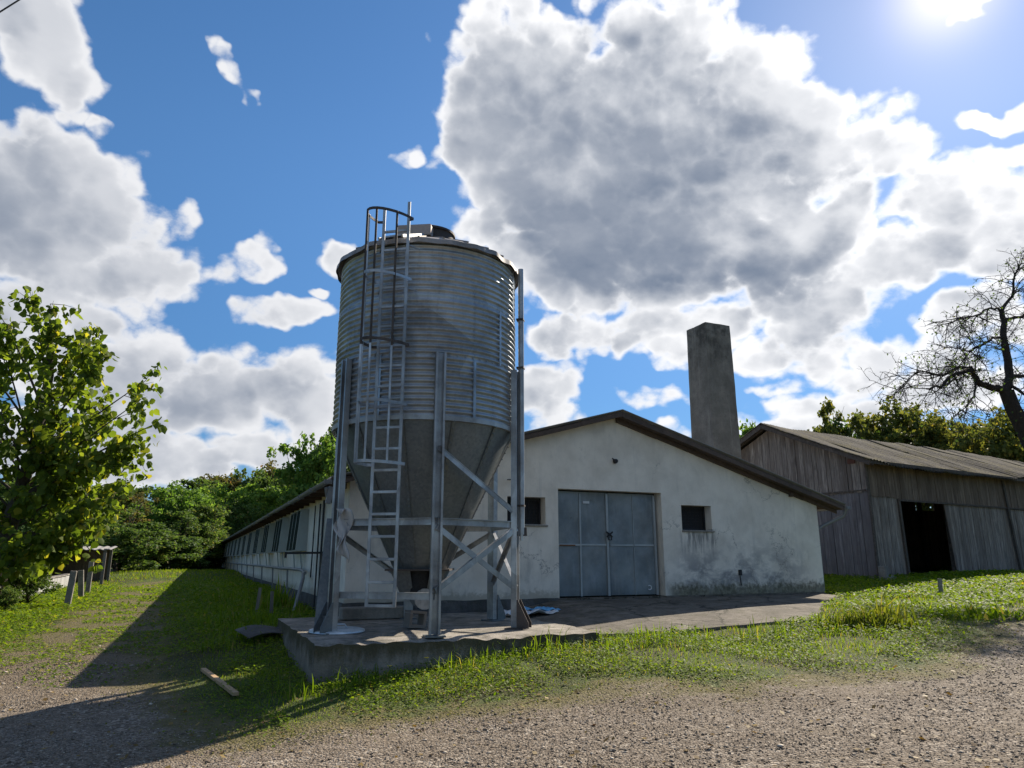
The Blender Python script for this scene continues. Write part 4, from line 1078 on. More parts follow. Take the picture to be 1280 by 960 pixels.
x, y = ptx(384, 84); tree(x, y, 15.4, 0, LEAF_G, 'tall rounded green tree topping the white barn roof beside the silo', 'tall_tree', wide=.8)
x, y = ptx(424, 88); tree(x, y, 17.0, 1, LEAF_D, 'dark tree peeping out just left of the silo drum', 'tall_tree', wide=.8)
x, y = ptx(268, 98); tree(x, y, 12.0, 4, LEAF_B, 'brownish autumn tree, left one, showing above the green woods', 'autumn_tree', wide=1.15)
x, y = ptx(330, 104); tree(x, y, 13.2, 2, LEAF_B, 'brownish autumn tree nearest the white barn roof, above green woods', 'autumn_tree', wide=.95)
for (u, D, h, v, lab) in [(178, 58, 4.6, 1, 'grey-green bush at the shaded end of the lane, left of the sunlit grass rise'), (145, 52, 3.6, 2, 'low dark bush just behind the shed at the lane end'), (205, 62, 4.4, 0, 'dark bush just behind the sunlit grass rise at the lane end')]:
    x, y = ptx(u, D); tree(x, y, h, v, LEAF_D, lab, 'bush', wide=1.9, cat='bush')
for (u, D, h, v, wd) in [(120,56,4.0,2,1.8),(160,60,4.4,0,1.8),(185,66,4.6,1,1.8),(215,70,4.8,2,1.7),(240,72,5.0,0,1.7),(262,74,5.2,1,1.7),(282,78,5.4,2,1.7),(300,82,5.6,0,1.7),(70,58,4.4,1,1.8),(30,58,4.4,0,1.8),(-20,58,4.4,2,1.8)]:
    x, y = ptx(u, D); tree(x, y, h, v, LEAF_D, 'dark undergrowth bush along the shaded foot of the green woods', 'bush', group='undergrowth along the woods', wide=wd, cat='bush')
x, y = ptx(150, 62); tree(x, y, 6.4, 4, LEAF_B, 'reddish-brown half-bare tree beside the lane under the green woods', 'autumn_tree', wide=1.2)
x, y = ptx(90, 60); tree(x, y, 6.5, 2, LEAF_D, 'dark bushy tree hidden behind the big leafy tree', 'woodland_tree', wide=1.5)
GR = 'trees behind the wooden barn'
LR = 'green and yellowing tree showing over the wooden barn roof'
for (u, D, h, v, mt, wd) in [(1000,66,12.0,0,LEAF_Y,.8),(1035,70,13.0,1,LEAF_Y,.8),(1090,66,13.6,0,LEAF_D,.85),(1130,64,13.4,2,LEAF_D,.9),(1165,66,12.8,1,LEAF_D,.85),(1200,62,11.4,2,LEAF_Y,.9),(1240,60,11.0,0,LEAF_Y,.9),(1280,60,11.0,2,LEAF_Y,.9),(1330,62,12,1,LEAF_Y,1.0),(1230,72,12.6,1,LEAF_D,.9)]:
    x, y = ptx(u, D); tree(x, y, h*.92, v, LEAF_Y if mt is LEAF_D and u > 1100 else mt, LR, group=GR, wide=wd)
x, y = ptx(936, 60); tree(x, y, 11.6, 0, LEAF_G, 'green treetop between the chimney and the wooden barn gable', 'woodland_tree', wide=.6)
x, y = ptx(1056, 66); tree(x, y, 14.2, 3, LEAF_Y, 'narrow poplar-like tree standing up over the wooden barn ridge', 'slim_tree', wide=.6)

for (w, l, h, lab) in [(-6.3, 14.6, .9, 'small dark bush at the foot of the big leafy tree, nearer the yard'), (-6.3, 17.8, 1.7, 'small dark bush in front of the low white wall, just behind the leafy tree trunk')]:
    p = wl(w, l); tree(p.x, p.y, h, 2, LEAF_D, lab, 'bush', wide=1.3, cat='bush')
# branching helper for the two near trees
def grow(m, p, d, L, r, lvl, rg, tips, spread=.6, grav=0.0, nseg=5, minr=.006):
    pts = [p.copy()]; rad = [r]; cur = p.copy(); dd = d.normalized()
    for i in range(nseg):
        dd = (dd+Vector(rg.normal(0, .16+.05*lvl, 3))+Vector((0, 0, grav))).normalized()
        cur = cur+dd*(L/nseg); pts.append(cur.copy()); rad.append(max(minr*.6, r*(1-.62*(i+1)/nseg)))
    m.tube(pts, rad, 6 if r > .03 else 4, cap=False)
    return pts, rad, dd
# --- big leafy tree on the left
def leafy_tree():
    r = np.random.default_rng(31)
    bx, by = -15.9, 22.8; bz = hz(bx, by)
    root = empty('leafy_tree', (bx, by, bz), 0, label='large broad-leaved tree with drooping heart-shaped leaves at the left edge', cat='tree')
    m = MB(); P = []
    trunk = [Vector((0, 0, -.3)), Vector((-.05, 0, 1.2)), Vector((.1, .1, 3.0)), Vector((.45, .1, 5.2)), Vector((.5, .2, 7.4)), Vector((.3, .1, 9.3))]
    m.tube(trunk, [.36, .27, .22, .16, .10, .04], 12)
    tips = [(5.0,0,5.9,3.2),(4.6,-.6,6.5,3.6),(4.1,.5,7.5,4.4),(3.4,-.8,8.0,4.8),(4.35,.2,5.2,3.4),(3.6,.4,4.0,2.4),(2.9,-.9,4.4,2.6),(3.3,-.4,3.3,1.9),(2.6,.7,2.3,1.6),(2.3,-1.2,2.0,1.4),(1.3,-1.8,1.9,1.3),(1.5,.3,9.0,5.6),(.6,-.4,10.0,6.4),(2.4,.1,8.9,5.2),(-.6,.3,10.3,6.6),(0,-1.8,8.4,4.6),(.8,-2.0,5.8,3.4),(1.8,-1.6,6.9,4.2),(-1.6,.2,9.9,6.2),(-2.4,-.4,8.8,5.2),(-3.0,.3,7.4,4.2),(-3.4,-.3,6.0,3.4),(-3.2,.2,4.2,2.4),(-2.4,-1,2.8,1.7),(1.2,2.6,7.4,4.4),(-.8,2.6,6.6,3.8),(2.4,2.2,5.2,3.2),(2.2,1.2,6.3,3.9),(1.2,-1.2,3.6,2.2),(2.0,-.4,5.3,3.1),(0,-2.3,3.5,2.1),(-1.2,-2,4.9,2.9),(1.0,1.2,9.0,5.4),(-1.0,-1.2,7.0,4.0),(2.9,.9,3.0,1.9),(1.7,1.6,3.6,2.3),(3.0,-.6,2.6,1.8),(1.6,-1.4,1.4,1.2),(2.9,.2,1.9,1.4),(.6,-2.2,1.7,1.3),(3.6,-.2,4.7,2.9),(2.6,-1.4,5.6,3.5)]
    def trunk_at(z):
        for a, b in zip(trunk[:-1], trunk[1:]):
            if a.z <= z <= b.z: return a.lerp(b, (z-a.z)/(b.z-a.z))
        return trunk[-1]
    for (x, y, z, zs) in tips:
        x = x*.86 if x > 0 else x; z *= .97
        st = trunk_at(zs); en = Vector((x, y, z)); L = (en-st).length
        c = st.lerp(en, .5)+Vector((r.normal(0, .15), r.normal(0, .15), .05*L))
        pts = [st.lerp(c, t)*(1-t)+c.lerp(en, t)*t for t in np.linspace(0, 1, 9)]
        m.tube(pts, [max(.010, .017*L*(.55)*(1-t)**1.1+.010) for t in np.linspace(0, 1, 9)], 6, cap=False)
        nb = int(5+L*2.0)
        for k in range(nb):
            t = r.uniform(.28, 1.0) if k else 1.0; i = min(7, int(t*8)); p = pts[i].lerp(pts[i+1], t*8-i)
            d = (en-st).normalized()*.8+Vector(r.normal(0, .6, 3)); d.normalize()
            ln = r.uniform(.35, .85); e = p+d*ln+Vector((0, 0, -.12*ln))
            m.tube([p, p.lerp(e, .5)+Vector((0, 0, .05)), e], [.014, .009, .004], 4, cap=False)
            for j in range(int(r.integers(11, 19))):
                f = r.uniform(.25, 1.08); q = p.lerp(e, f)+Vector(r.normal(0, .13, 3))
                P.append((q.x, q.y, q.z-abs(r.normal(0, .08))))
    m.build('trunk', BARK, root, smooth=50)
    V, lp, sz, rn = leaf_quads(np.array(P), .235, r, droop=.75, heart=True)
    link('crown', np_mesh('crown', V, lp, sz, rn), LEAF_HERO, root)
leafy_tree()
# --- old bare tree leaning in on the right
def bare_tree():
    r = np.random.default_rng(5)
    D = 21.5
    def pt(u, v, dy=0.0):
        d = sky_dir(u, v); return CAM_P+d*((D+dy)/d.y)
    bx, by = 16.9, D+.3
    bz = hz(bx, by)
    root = empty('bare_tree', (bx, by, bz), 0, label='old nearly leafless fruit tree leaning in at the right edge', cat='tree')
    org = Vector((bx, by, bz)); m = MB(); leaves = []
    def limb(pix, r0, r1):
        pts = [pt(u, v, dy)-org for u, v, dy in pix]
        out = []
        for i in range(len(pts)-1):
            for t in (0, .33, .66): out.append(pts[i].lerp(pts[i+1], t)+Vector(r.normal(0, .03, 3)))
        out.append(pts[-1]); n = len(out)
        m.tube(out, [.82*(r0+(r1-r0)*i/(n-1)) for i in range(n)], 8, cap=False)
        return out
    def twigs(path, n, L0, r0, droop, t0=.2, lv=0):
        for k in range(n):
            t = r.uniform(t0, 1); i = min(len(path)-2, int(t*(len(path)-1))); p = path[i].lerp(path[i+1], r.random())
            d = (path[i+1]-path[i]).normalized()*.6+Vector(r.normal(0, .75, 3)); d.normalize()
            pts, rad, dd = grow(m, p, d, L0*r.uniform(.5, 1.2), r0, lv, r, None, grav=droop, nseg=5)
            if lv < 2: twigs(pts, 4 if lv == 0 else 3, L0*.52, r0*.55, droop, .25, lv+1)
            else:
                if r.random() < .34: leaves.append(tuple(pts[-1])); 
                if r.random() < .10: leaves.append(tuple(pts[2]))
    tr = [Vector((0, 0, -.3)), Vector((.1, 0, 1.2))]+[pt(1322, 640)-org, pt(1297, 572)-org, pt(1279, 535)-org, pt(1266, 510)-org, pt(1258, 489)-org]
    m.tube(tr, [.34, .28, .27, .25, .235, .22, .21], 10)
    A = limb([(1258,489,0),(1240,484,-.2),(1222,476,-.3),(1214,462,-.5),(1195,468,-.7),(1176,482,-1.0),(1158,486,-1.2)], .15, .03)
    B = limb([(1214,462,-.5),(1200,458,-.2),(1180,470,.2),(1150,462,.5),(1120,488,.9)], .08, .012)
    C1 = limb([(1258,489,0),(1262,470,.2),(1256,440,.2),(1253,410,.3),(1252,388,.3)], .17, .09)
    D1 = limb([(1252,388,.3),(1264,370,.5),(1268,345,.4),(1278,322,.6)], .07, .015)
    E1 = limb([(1254,420,.2),(1235,425,-.5),(1215,440,-.9),(1195,435,-1.2)], .06, .012)
    F1 = limb([(1252,390,.3),(1238,385,-.4),(1215,395,-.8),(1185,405,-1.0)], .05, .01)
    G1 = limb([(1258,470,.2),(1282,470,.6),(1310,455,.9),(1340,430,1.2)], .09, .02)
    H1 = limb([(1253,400,.3),(1276,395,.8),(1300,380,1.2),(1330,350,1.6)], .07, .015)
    I1 = limb([(1222,476,-.3),(1218,490,-.6),(1212,505,-.9),(1195,520,-1.2)], .045, .01)
    J1 = limb([(1262,480,0),(1290,500,-.8),(1310,520,-1.4)], .07, .015)
    for path, n, L in ((A, 26, 1.25), (B, 24, 1.2), (C1, 12, 1.2), (D1, 18, 1.0), (E1, 20, 1.1), (F1, 20, 1.1), (G1, 20, 1.3), (H1, 22, 1.3), (I1, 12, .9), (J1, 12, 1.2)):
        twigs(path, int(n*1.2), L*.95, .016, -.06)
    m.build('trunk', BARK_D, root, smooth=60)
    V, lp, sz, rn = leaf_quads(np.array(leaves), .085, r, droop=.6)
    link('last_leaf', np_mesh('last_leaf', V, lp, sz, rn), LEAF_D, root)
    root.children[-1].name = 'foliage'
bare_tree()

# ------------------------------------------------------------------ left boundary
def left_side():
    root = empty('low_wall', wl(-7.0, 14, 0), YAW, label='low white boundary wall half hidden under the leafy tree', cat='wall')
    m = MB()
    for j in range(14):
        l = j*1.2; z = height_wl([-7.0], [14+l])[0]
        m.box((0, l+.6, z+.32), (.18, 1.19, .5), bev=.01)
    m.build('wall_body', material('wall_white', m_conc((.45, .44, .42), dark=.6)), root)
    m = MB()
    for j in range(14):
        l = j*1.2; z = height_wl([-7.0], [14+l])[0]; m.box((0, l+.6, z+.62), (.26, 1.195, .05))
    m.build('wall_cap', CONC, root)
    sh = empty('lean_to_shed', wl(-6.6, 32, 0), YAW, label='small open shed with pale sheet roof at the lane end', cat='shed')
    z = height_wl([-6.6], [32])[0]
    m = MB(); m.grid(lambda u, v: (-2.4+3.6*u, -.4+3.4*v, z+1.75+.2*v+.025*math.sin(u*60)), 60, 4); m.build('roof', plain('pale_roof_sheet', (.24, .225, .205), .8), sh, solid=.03)
    for (x, y) in ((.95, -.2), (.95, 2.7), (-2.2, -.2), (-2.2, 2.7)):
        m = MB(); m.bar((x, y, z-.3), (x, y, z+1.8+.05*y), .14, .14, up=(0, 1, 0)); m.build('post', POSTW, sh)
    m = MB(); m.box((-.7, 2.8, z+.85), (3.2, .08, 1.9)); m.box((-2.3, 1.2, z+.85), (.08, 3.1, 1.9)); m.build('wall', PLANK_B, sh)
    for i, (w, l, h, tl, lab) in enumerate([(-4.92,15.6,1.06,.05,'square concrete fence post nearest the lane, first of three'), (-5.12,20.3,1.0,-.12,'short tilted concrete fence post, middle one of three'), (-5.28,23.4,1.25,.0,'concrete fence post closest to the shed, last of three')]):
        z = height_wl([w], [l])[0]
        m = MB(); m.poly([(-.085, -.085, -.25), (.085, -.085, -.25), (.085, .085, -.25), (-.085, .085, -.25)])
        m = MB(); rot = Matrix.Rotation(tl, 3, 'Y'); m.box(rot @ Vector((0, 0, h/2-.15)), (.17, .17, h+.3), rot, bev=.012)
        m.lathe([(.03, h+.0), (.03, h+.0)], 6) if False else None
        o = m.build('fence_post', CONC, None); o.location = wl(w, l, z); o.rotation_euler = (0, 0, YAW)
        tag(o, lab, 'fence post', 'concrete posts beside the lane')
left_side()

# ------------------------------------------------------------------ small things
def gpos(w, l, dz=0.0):
    p = wl(w, l, 0); p.z = height_wl([w], [l])[0]+dz; return p
def small():
    # plank in the grass
    m = MB(); m.bar((0, 1.1, .05), (0, -1.1, .06), .075, .045, up=(.02, 0, 1), bev=.004)
    o = m.build('loose_plank', RAWWOOD); a_ = (-.92, -.06); b_ = (-1.32, 2.1); za, zb = (height_wl([p[0]], [p[1]])[0] for p in (a_, b_)); o.location = wl(-1.12, 1.02, (za+zb)/2-.01); o.rotation_euler = (math.atan2(zb-za, 2.2), 0, math.atan2(1.35, 2.09)); tag(o, 'fresh cut wooden plank lying in the shaded grass', 'plank')
    # round lids under the left leg
    m = MB(); m.lathe([(.0, .035), (.38, .035), (.42, .025), (.43, 0), (0, 0)], 40); m.tube([(-.16, .1, .03), (-.12, .1, .09), (.12, .1, .09), (.16, .1, .03)], .014, 8)
    o = m.build('round_lid', LIDM, smooth=40); o.location = (-2.72, 11.66, .565); o.rotation_euler = (R_(1), 0, .3); tag(o, 'pale round metal lid lying flat at the foot of the left silo leg', 'lid')
    # sheet metal in the grass
    m = MB(); m.grid(lambda u, v: ((u-.5)*1.0, (v-.5)*.7, .10+.05*math.sin(u*5)+.04*v), 14, 6); o = m.build('metal_sheet', PLINTH, smooth=True, solid=.008); o.location = gpos(-.2, 3.9, .02); o.rotation_euler = (R_(4), R_(-3), YAW+.3); tag(o, 'bent grey metal sheet lying in grass left of the slab', 'metal sheet')
    # dark board leaning beside the left leg
    m = MB(); m.poly([(-.16, 0, 0), (.16, 0, 0), (.10, .35, 1.75), (-.04, .35, 1.75)], (0, .03, 0)); o = m.build('leaning_board', GALV_H); o.location = (-2.93, 11.7, .56); o.rotation_euler = (0, 0, YAW-.1); tag(o, 'dark slate-coloured board leaning behind the left silo leg', 'board')
    # rag hung on the leg
    m = MB()
    m.grid(lambda u, v: (.02+.24*(u-.5)*(1-.35*v)+.05*math.sin(v*9+u*6), -.03+.05*math.sin(u*12)+.05*math.sin(v*5), -v*(.55+.28*u)), 12, 14)
    a = PH; p = pol(a, 1.78, 0)
    o = m.build('hanging_rag', CLOTH, smooth=True, solid=.006); o.location = (SX+p.x+.17, SYY+p.y-.02, 2.42); o.rotation_euler = (0, 0, .2); tag(o, 'grey white cloth rag hung on the left silo leg', 'rag')
    # blue and white plastic film
    for nm, mt, (w, l), sc, lab in (('plastic_sheet', BLUE, (5.05, 3.55), .55, 'crumpled blue plastic sheet by the wall next to the ramp'), ('plastic_sheet', WHITEP, (4.65, 3.25), .75, 'crumpled white plastic film beside the blue sheet')):
        m = MB(); m.grid(lambda u, v: ((u-.5)*sc*1.5, (v-.5)*sc*.7, .03+.16*sc*max(0, mnoise.noise(Vector((u*4, v*4, sc*9)))+.25)), 16, 10)
        o = m.build(nm, mt, smooth=True, solid=.003); o.location = wl(w, l, .60 if mt is BLUE else .565); o.rotation_euler = (0, 0, YAW+.1); tag(o, lab, 'plastic sheet')
    # clay block under the boot
    m = MB(); 
    for (x, z, sx, sz) in ((0, .03, .30, .05), (0, .25, .30, .04), (-.128, .14, .045, .17), (.128, .14, .045, .17)): m.box((x, 0, z), (sx, .22, sz))
    o = m.build('hollow_block', plain('pale_clay', (.17, .145, .12), .9)); o.location = (-1.60, 12.25, .56); o.rotation_euler = (0, R_(6), .6); tag(o, 'hollow building block standing under the silo outlet', 'block')
    m = MB(); m.box((0, 0, .11), (1.3, .34, .22), bev=.02); o = m.build('concrete_kerb_block', CONC); o.location = (-2.6, 14.15, .555); o.rotation_euler = (0, 0, YAW); tag(o, 'low concrete block behind the ladder against the wall plinth', 'concrete block')
    # stubs in the grass by the wall
    for w, l, h, tl, lab in ((-.1, 8.4, .62, .06, 'thin upright wooden stake in the grass near the white barn, left one'), (.18, 7.6, .55, -.02, 'split wooden stake in weeds near the barn plinth, right one')):
        m = MB(); m.bar((0, 0, -.15), (tl, 0, h), .07, .06, up=(0, 1, 0)); o = m.build('wooden_stake', POSTW); o.location = gpos(w, l); o.rotation_euler = (0, 0, YAW); tag(o, lab, 'stake')
    m = MB(); m.bar((0, 0, -.15), (.02, 0, .42), .09, .07, up=(0, 1, 0), bev=.008); o = m.build('marker_stone', CONC); o.location = gpos(15.9, 2.6); tag(o, 'short pale stone marker in the grass before the wooden barn', 'marker')
    m = MB(); m.box((0, 0, .2), (.22, .25, .5), bev=.03); m.box((.3, .0, .05), (.4, .3, .22), bev=.03); o = m.build('broken_concrete', CONC); o.location = (12.15, 24.1, hz(12.15, 24.1)); o.rotation_euler = (0, .05, .6); tag(o, 'broken concrete lump at the front corner of the wooden barn', 'concrete lump')
    # overhead cable
    m = MB(); pts = []
    a, b = Vector((-16, 9.0, 6.6)), Vector((-2, 21.5, 17.5))
    a = CAM_P+sky_dir(-160, 114)*24; b = CAM_P+sky_dir(330, -198)*30
    for i in range(25):
        t = i/24; p = a.lerp(b, t); p.z -= .5*4*t*(1-t)*.2; pts.append(p)
    m.tube(pts, .02, 6); o = m.build('overhead_cable', BLACK); tag(o, 'thin black overhead cable crossing the top left corner', 'cable')
small()

# ------------------------------------------------------------------ grass, weeds and gravel
def sample(n, rmin, rmax, azr, power, seed):
    r = np.random.default_rng(seed)
    az = r.uniform(R_(-azr), R_(azr), n); u = r.random(n); e = 2-power
    d = (rmin**e+u*(rmax**e-rmin**e))**(1/e)
    return d*np.sin(az), d*np.cos(az), d, r
def keep_out(w, l):
    bad = (w > -.03) & (w < 4.45) & (l > .02) & (l < 4.7)
    L0c = .50+.06*np.sin(w*1.7)+np.maximum(0, w-9.3)*.75
    bad |= (w > 4.35) & (w < 13.95) & (l > L0c+.08) & (l < 4.7)
    bad |= (w > 1.15) & (w < 14.2) & (l > 4.6) & (l < 70)
    return bad
def barn_inside(x, y):
    dx, dy = x-12.26, y-24.7; c, s = math.cos(R_(32)), math.sin(R_(32))
    a, b = dx*c+dy*s, -dx*s+dy*c
    return (a > -.05) & (a < 17) & (b > -.02) & (b < 7.6)
def blades(name, mat, n, rmin, rmax, hgt, wid, maskfn, seed, label, power=1.45, azr=48, lean=.5, dens=None):
    x, y, d, r = sample(n, rmin, rmax, azr, power, seed)
    w, l = to_wl(x, y)
    s = -sdist(w, l)                                     # >0 on vegetated side
    k = maskfn(s, w, l, x, y, r) & ~keep_out(w, l) & ~barn_inside(x, y)
    x, y, d, s, w, l = x[k], y[k], d[k], s[k], w[k], l[k]; n = len(x)
    z = ground_z(x, y)
    cl = np.array([mnoise.noise(Vector((a*.9, b*.9, 3))) for a, b in zip(x, y)])
    H = hgt*r.uniform(.5, 1.3, n)*np.clip(.35+s*.55, .35, 1.15)*(1+.55*cl)*np.clip((d/14)**.35, .85, 1.6)
    Wd = wid*r.uniform(.6, 1.3, n)*np.clip(d/11, 1, 3.2)
    a = r.uniform(0, 2*np.pi, n); ln = r.uniform(.1, 1, n)*lean
    dx, dy = np.cos(a), np.sin(a); px, py = -dy, dx
    B = np.stack([x, y, z-.02], -1); U = np.zeros((n, 3)); U[:, 2] = 1; Dv = np.stack([dx, dy, 0*dx], -1); Pv = np.stack([px, py, 0*px], -1)
    b0 = B-Pv*(Wd/2)[:, None]; b1 = B+Pv*(Wd/2)[:, None]
    M = B+U*(H*.6)[:, None]+Dv*(H*ln*.35)[:, None]
    m0 = M-Pv*(Wd*.38)[:, None]; m1 = M+Pv*(Wd*.38)[:, None]
    T = B+U*(H*(1-.25*ln))[:, None]+Dv*(H*ln*1.0)[:, None]
    V = np.stack([b0, b1, m1, m0, T], 1).reshape(-1, 3); q = np.arange(n)*5
    lp = np.stack([q, q+1, q+2, q+3, q+3, q+2, q+4], 1).ravel()
    sz = np.tile([4, 3], n)
    tint = np.clip(r.random(n)*.75+.15+.22*cl, 0, 1); tint = np.where(r.random(n) < .07, 1, np.minimum(tint, .89))
    o = link(name, np_mesh(name, V, lp, sz, np.repeat(tint, 2)), mat)
    return tag(o, label, 'grass', kind='stuff')
def leaves(name, mat, n, rmin, rmax, size, zmax, maskfn, seed, label, power=1.45, azr=48):
    x, y, d, r = sample(n, rmin, rmax, azr, power, seed); w, l = to_wl(x, y); s = -sdist(w, l)
    k = maskfn(s, w, l, x, y, r) & ~keep_out(w, l) & ~barn_inside(x, y); x, y, d, w, l, s = x[k], y[k], d[k], w[k], l[k], s[k]
    z = ground_z(x, y)+.004+r.random(len(x))*zmax*np.clip(s+.25, .12, 1.2)
    P = np.stack([x, y, z], -1); nn = len(P)
    an = r.uniform(0, 6.2832, nn); dd = np.stack([np.cos(an), np.sin(an), r.normal(.1, .3, nn)], -1); bb = np.stack([-np.sin(an), np.cos(an), r.normal(0, .35, nn)], -1)
    q = r.uniform(.6, 1.3, nn)[:, None]
    V = np.stack([P, P+(dd*.45+bb*.34)*q+np.array([0, 0, .07]), P+dd*q, P+(dd*.5-bb*.34)*q+np.array([0, 0, .07])], 1).reshape(-1, 3)
    lp, sz, rn = np.arange(4*nn), np.full(nn, 4), r.random(nn)
    S = (size*np.clip(d/11, 1, 2.6))[:, None]
    V = (np.repeat(P, 4, 0)+(V-np.repeat(P, 4, 0))*np.repeat(S, 4, 0))
    cl = np.array([mnoise.noise(Vector((a*.8, b*.8, 6))) for a, b in zip(x, y)])
    rn = np.clip(rn*.8+.1+.25*cl, 0, .89); rn[r.random(nn) < .03] = 1
    return tag(link(name, np_mesh(name, V, lp, sz, rn), mat), label, 'ground cover', kind='stuff')
def patch(x, y, s, thr, seed): return np.array([mnoise.noise(Vector((a*s, b*s, seed))) for a, b in zip(x, y)]) > thr
edge = lambda s, w, l, x, y, r: (s+r.normal(0, .28, len(s)) > .45) | ((l > 3) & (s > -2.4) & (r.random(len(s)) < np.clip((l-1)/6, 0, .9)*(s > -1.7)))
blades('grass', GRASS, 380000, 6.5, 60, .075, .009, edge, 1, 'green grass growing around the slab and beside the lane')
leaves('weeds', GRASS, 480000, 6.5, 40, .038, .09, lambda s, w, l, x, y, r: ((s+r.normal(0, .3, len(s)) > .55) & patch(x, y, .7, -.15, 8)) | ((l > 2) & (s > -1.7) & (r.random(len(s)) < np.clip((l-1)/8, 0, .55)) & patch(x, y, .9, -.1, 5)), 2, 'low broad-leaved weeds mixed into the grass')
leaves('ground_cover', GRASS_O, 170000, 6.2, 34, .024, .03, lambda s, w, l, x, y, r: (s+r.normal(0, .35, len(s)) > -.12) & (s+r.normal(0, .3, len(s)) < 1.3), 3, 'olive creeping ground cover between grass and gravel')
blades('verge_weeds', GRASS, 30000, 8, 26, .26, .016, lambda s, w, l, x, y, r: ((s > .9) & (l < 0.1) & (l > -.75) & (w > -.6) & (w < 9.5) & patch(x, y, 1.3, -.05, 2)) | ((w < .9) & (w > -1.4) & (l > 3.5) & (l < 26) & patch(x, y, .9, .0, 4)), 4, 'taller weeds along the slab edge and barn wall', lean=.8)
def gravel():
    x, y, d, r = sample(140000, 5.4, 24, 46, 1.6, 9); w, l = to_wl(x, y); s = sdist(w, l)
    k = (s+r.normal(0, .35, len(s)) > .15) & (l+r.normal(0, 2, len(s)) < 5.0) & (patch(x*.35, y, .9, -.12, 3.) | (r.random(len(s)) < .3)) & ~keep_out(w, l); x, y, d = x[k], y[k], d[k]; w, l = w[k], l[k]; n = len(x); z = ground_z(x, y)
    S = r.uniform(.005, .012, n)*np.where(r.random(n) < .06, 2.2, 1)*np.where(r.random(n) < .006, 1.9, 1)*np.clip(d/9, 1, 2)
    o6 = np.array([(1, 0, 0), (0, 1, 0), (-1, 0, 0), (0, -1, 0), (0, 0, 1), (0, 0, -1)], float)
    J = o6[None]*(1+r.normal(0, .28, (n, 6, 1)))+r.normal(0, .16, (n, 6, 3)); J[:, :, 2] *= .42
    a = r.uniform(0, 6.28, n); c, s_ = np.cos(a)[:, None], np.sin(a)[:, None]
    X = J[:, :, 0]*c-J[:, :, 1]*s_*.8; Y = J[:, :, 0]*s_+J[:, :, 1]*c*.8
    V = np.stack([X*S[:, None]+x[:, None], Y*S[:, None]+y[:, None], J[:, :, 2]*S[:, None]+z[:, None]+.006], -1).reshape(-1, 3)
    T = np.array([(0, 1, 4), (1, 2, 4), (2, 3, 4), (3, 0, 4), (1, 0, 5), (2, 1, 5), (3, 2, 5), (0, 3, 5)])
    lp = (np.arange(n)[:, None, None]*6+T[None]).ravel()
    o = link('gravel', np_mesh('gravel', V, lp, np.full(8*n, 3), np.repeat(r.random(n)**1.2, 8)), STONE); tag(o, 'loose pale gravel stones on the yard', 'gravel', kind='stuff')
gravel()
def tuft(w, l, n, h, spread, mat, name, label, seed, lean=.9, wid=.016):
    r = np.random.default_rng(seed); p0 = gpos(w, l); m = MB()
    for i in range(n):
        a = r.uniform(0, 6.28); q = r.normal(0, spread, 2); hh = h*r.uniform(.35, 1.0)*(1-min(.7, np.hypot(*q)/spread*.25)); ln = r.uniform(.1, 1)*lean
        d = Vector((math.cos(a), math.sin(a), 0)); s = Vector((-d.y, d.x, 0))*wid*r.uniform(.6, 1.3)
        pts = [Vector((q[0]*1.6, q[1], -.02))+d*hh*ln*t*t+Vector((0, 0, hh*(t-.35*ln*t*t*t))) for t in (0, .33, .66, 1)]
        V = []
        for p, k in zip(pts, (1, .9, .6, .05)): V += [p-s*k, p+s*k]
        m.add(V, [(0, 1, 3, 2), (2, 3, 5, 4), (4, 5, 7, 6)], min(.89, r.random()) if r.random() > .06 else 1)
    o = m.build(name, mat); o.location = p0; return tag(o, label, 'grass tuft')
tuft(9.75, -.35, 620, .52, .24, GRASS_Y, 'grass_tuft', 'dense yellow-green grass clump in front of the ramp end', 1, lean=.8)
tuft(10.35, -.25, 90, .95, .22, GRASS_Y, 'grass_tuft', 'tall arching grass blades right beside the dense yellow clump', 2, lean=1.2, wid=.022)
tuft(9.05, -.15, 40, .7, .18, GRASS_Y, 'grass_tuft', 'sparse pale grass stalks at the ramp corner left of the clump', 3, lean=.9)
tuft(12.9, -.2, 420, .34, .45, GRASS, 'weed_clump', 'leafy green weed clump in the sun before the wooden barn', 4, lean=1.2, wid=.03)
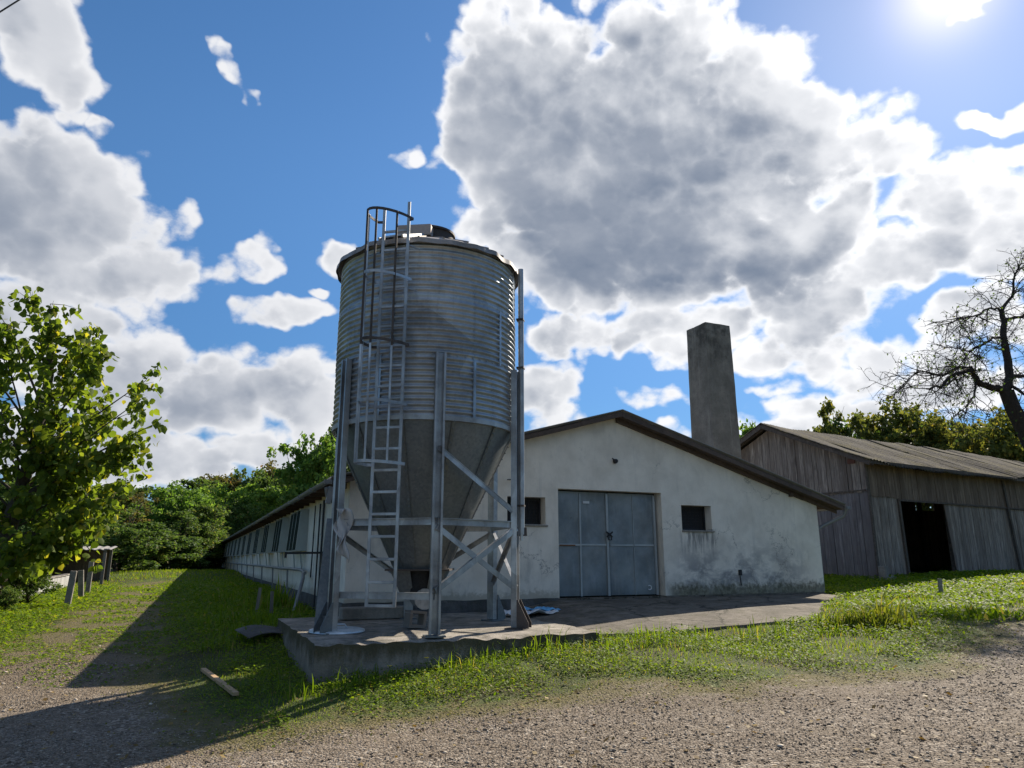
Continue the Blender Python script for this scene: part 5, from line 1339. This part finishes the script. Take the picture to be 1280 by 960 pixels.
for i, (w, l, h, lab) in enumerate([(.95, -.32, .16, 'yellow dandelion flower in front of the slab, left one'), (1.45, -.36, .20, 'yellow dandelion flower in front of the slab, right one')]):
    root = empty('dandelion', gpos(w, l), 0, label=lab, cat='flower')
    m = MB(); m.tube([(0, 0, -.02), (.01, 0, h)], .004, 5); m.build('stem', GRASS, root)
    m = MB()
    for k in range(16):
        a = k*.3927; m.add([(0, 0, h), (.03*math.cos(a-.15), .03*math.sin(a-.15), h+.012), (.036*math.cos(a), .036*math.sin(a), h+.01), (.03*math.cos(a+.15), .03*math.sin(a+.15), h+.012)], [(0, 1, 2, 3)])
    m.build('petals', YELLOW, root)

tuft(.55, 9.3, 60, 1.05, .16, GRASS, 'wall_weed', 'tall dark weed growing up the white barn plinth beside the stakes', 7, lean=.5, wid=.03)
tuft(-.25, 6.2, 70, .6, .3, GRASS, 'wall_weed', 'leafy weed clump in shaded grass near the bent metal sheet', 8, lean=.9, wid=.024)
tuft(5.2, -.35, 26, .42, .2, GRASS_Y, 'dry_stalks', 'few pale dry stalks at the left front edge of the ramp', 9, lean=.7, wid=.007)
tuft(7.1, -.4, 22, .38, .25, GRASS_Y, 'dry_stalks', 'few pale dry stalks at the middle of the ramp front edge', 10, lean=.7, wid=.007)
def litter():
    r = np.random.default_rng(77); x, y, d, r = sample(1500, 6, 22, 44, 1.3, 77); w, l = to_wl(x, y); k = ~keep_out(w, l) & ~barn_inside(x, y); x, y = x[k], y[k]; n = len(x)
    an = r.uniform(0, 6.28, n); P = np.stack([x, y, ground_z(x, y)+.018], -1)
    dd = np.stack([np.cos(an), np.sin(an), r.normal(.05, .25, n)], -1); bb = np.stack([-np.sin(an), np.cos(an), r.normal(0, .3, n)], -1); q = (r.uniform(.03, .075, n))[:, None]
    V = np.stack([P, P+(dd*.45+bb*.36)*q, P+dd*q, P+(dd*.5-bb*.36)*q], 1).reshape(-1, 3)
    tag(link('fallen_leaves', np_mesh('fallen_leaves', V, np.arange(4*n), np.full(n, 4), r.random(n)), material('fallen_leaf', m_leaf((.16, .10, .035), (.34, .24, .09), (.10, .05, .02), .25, (1.2, 1.1, .7)))), 'scattered brown fallen leaves on the yard', 'fallen leaves', kind='stuff')
litter()
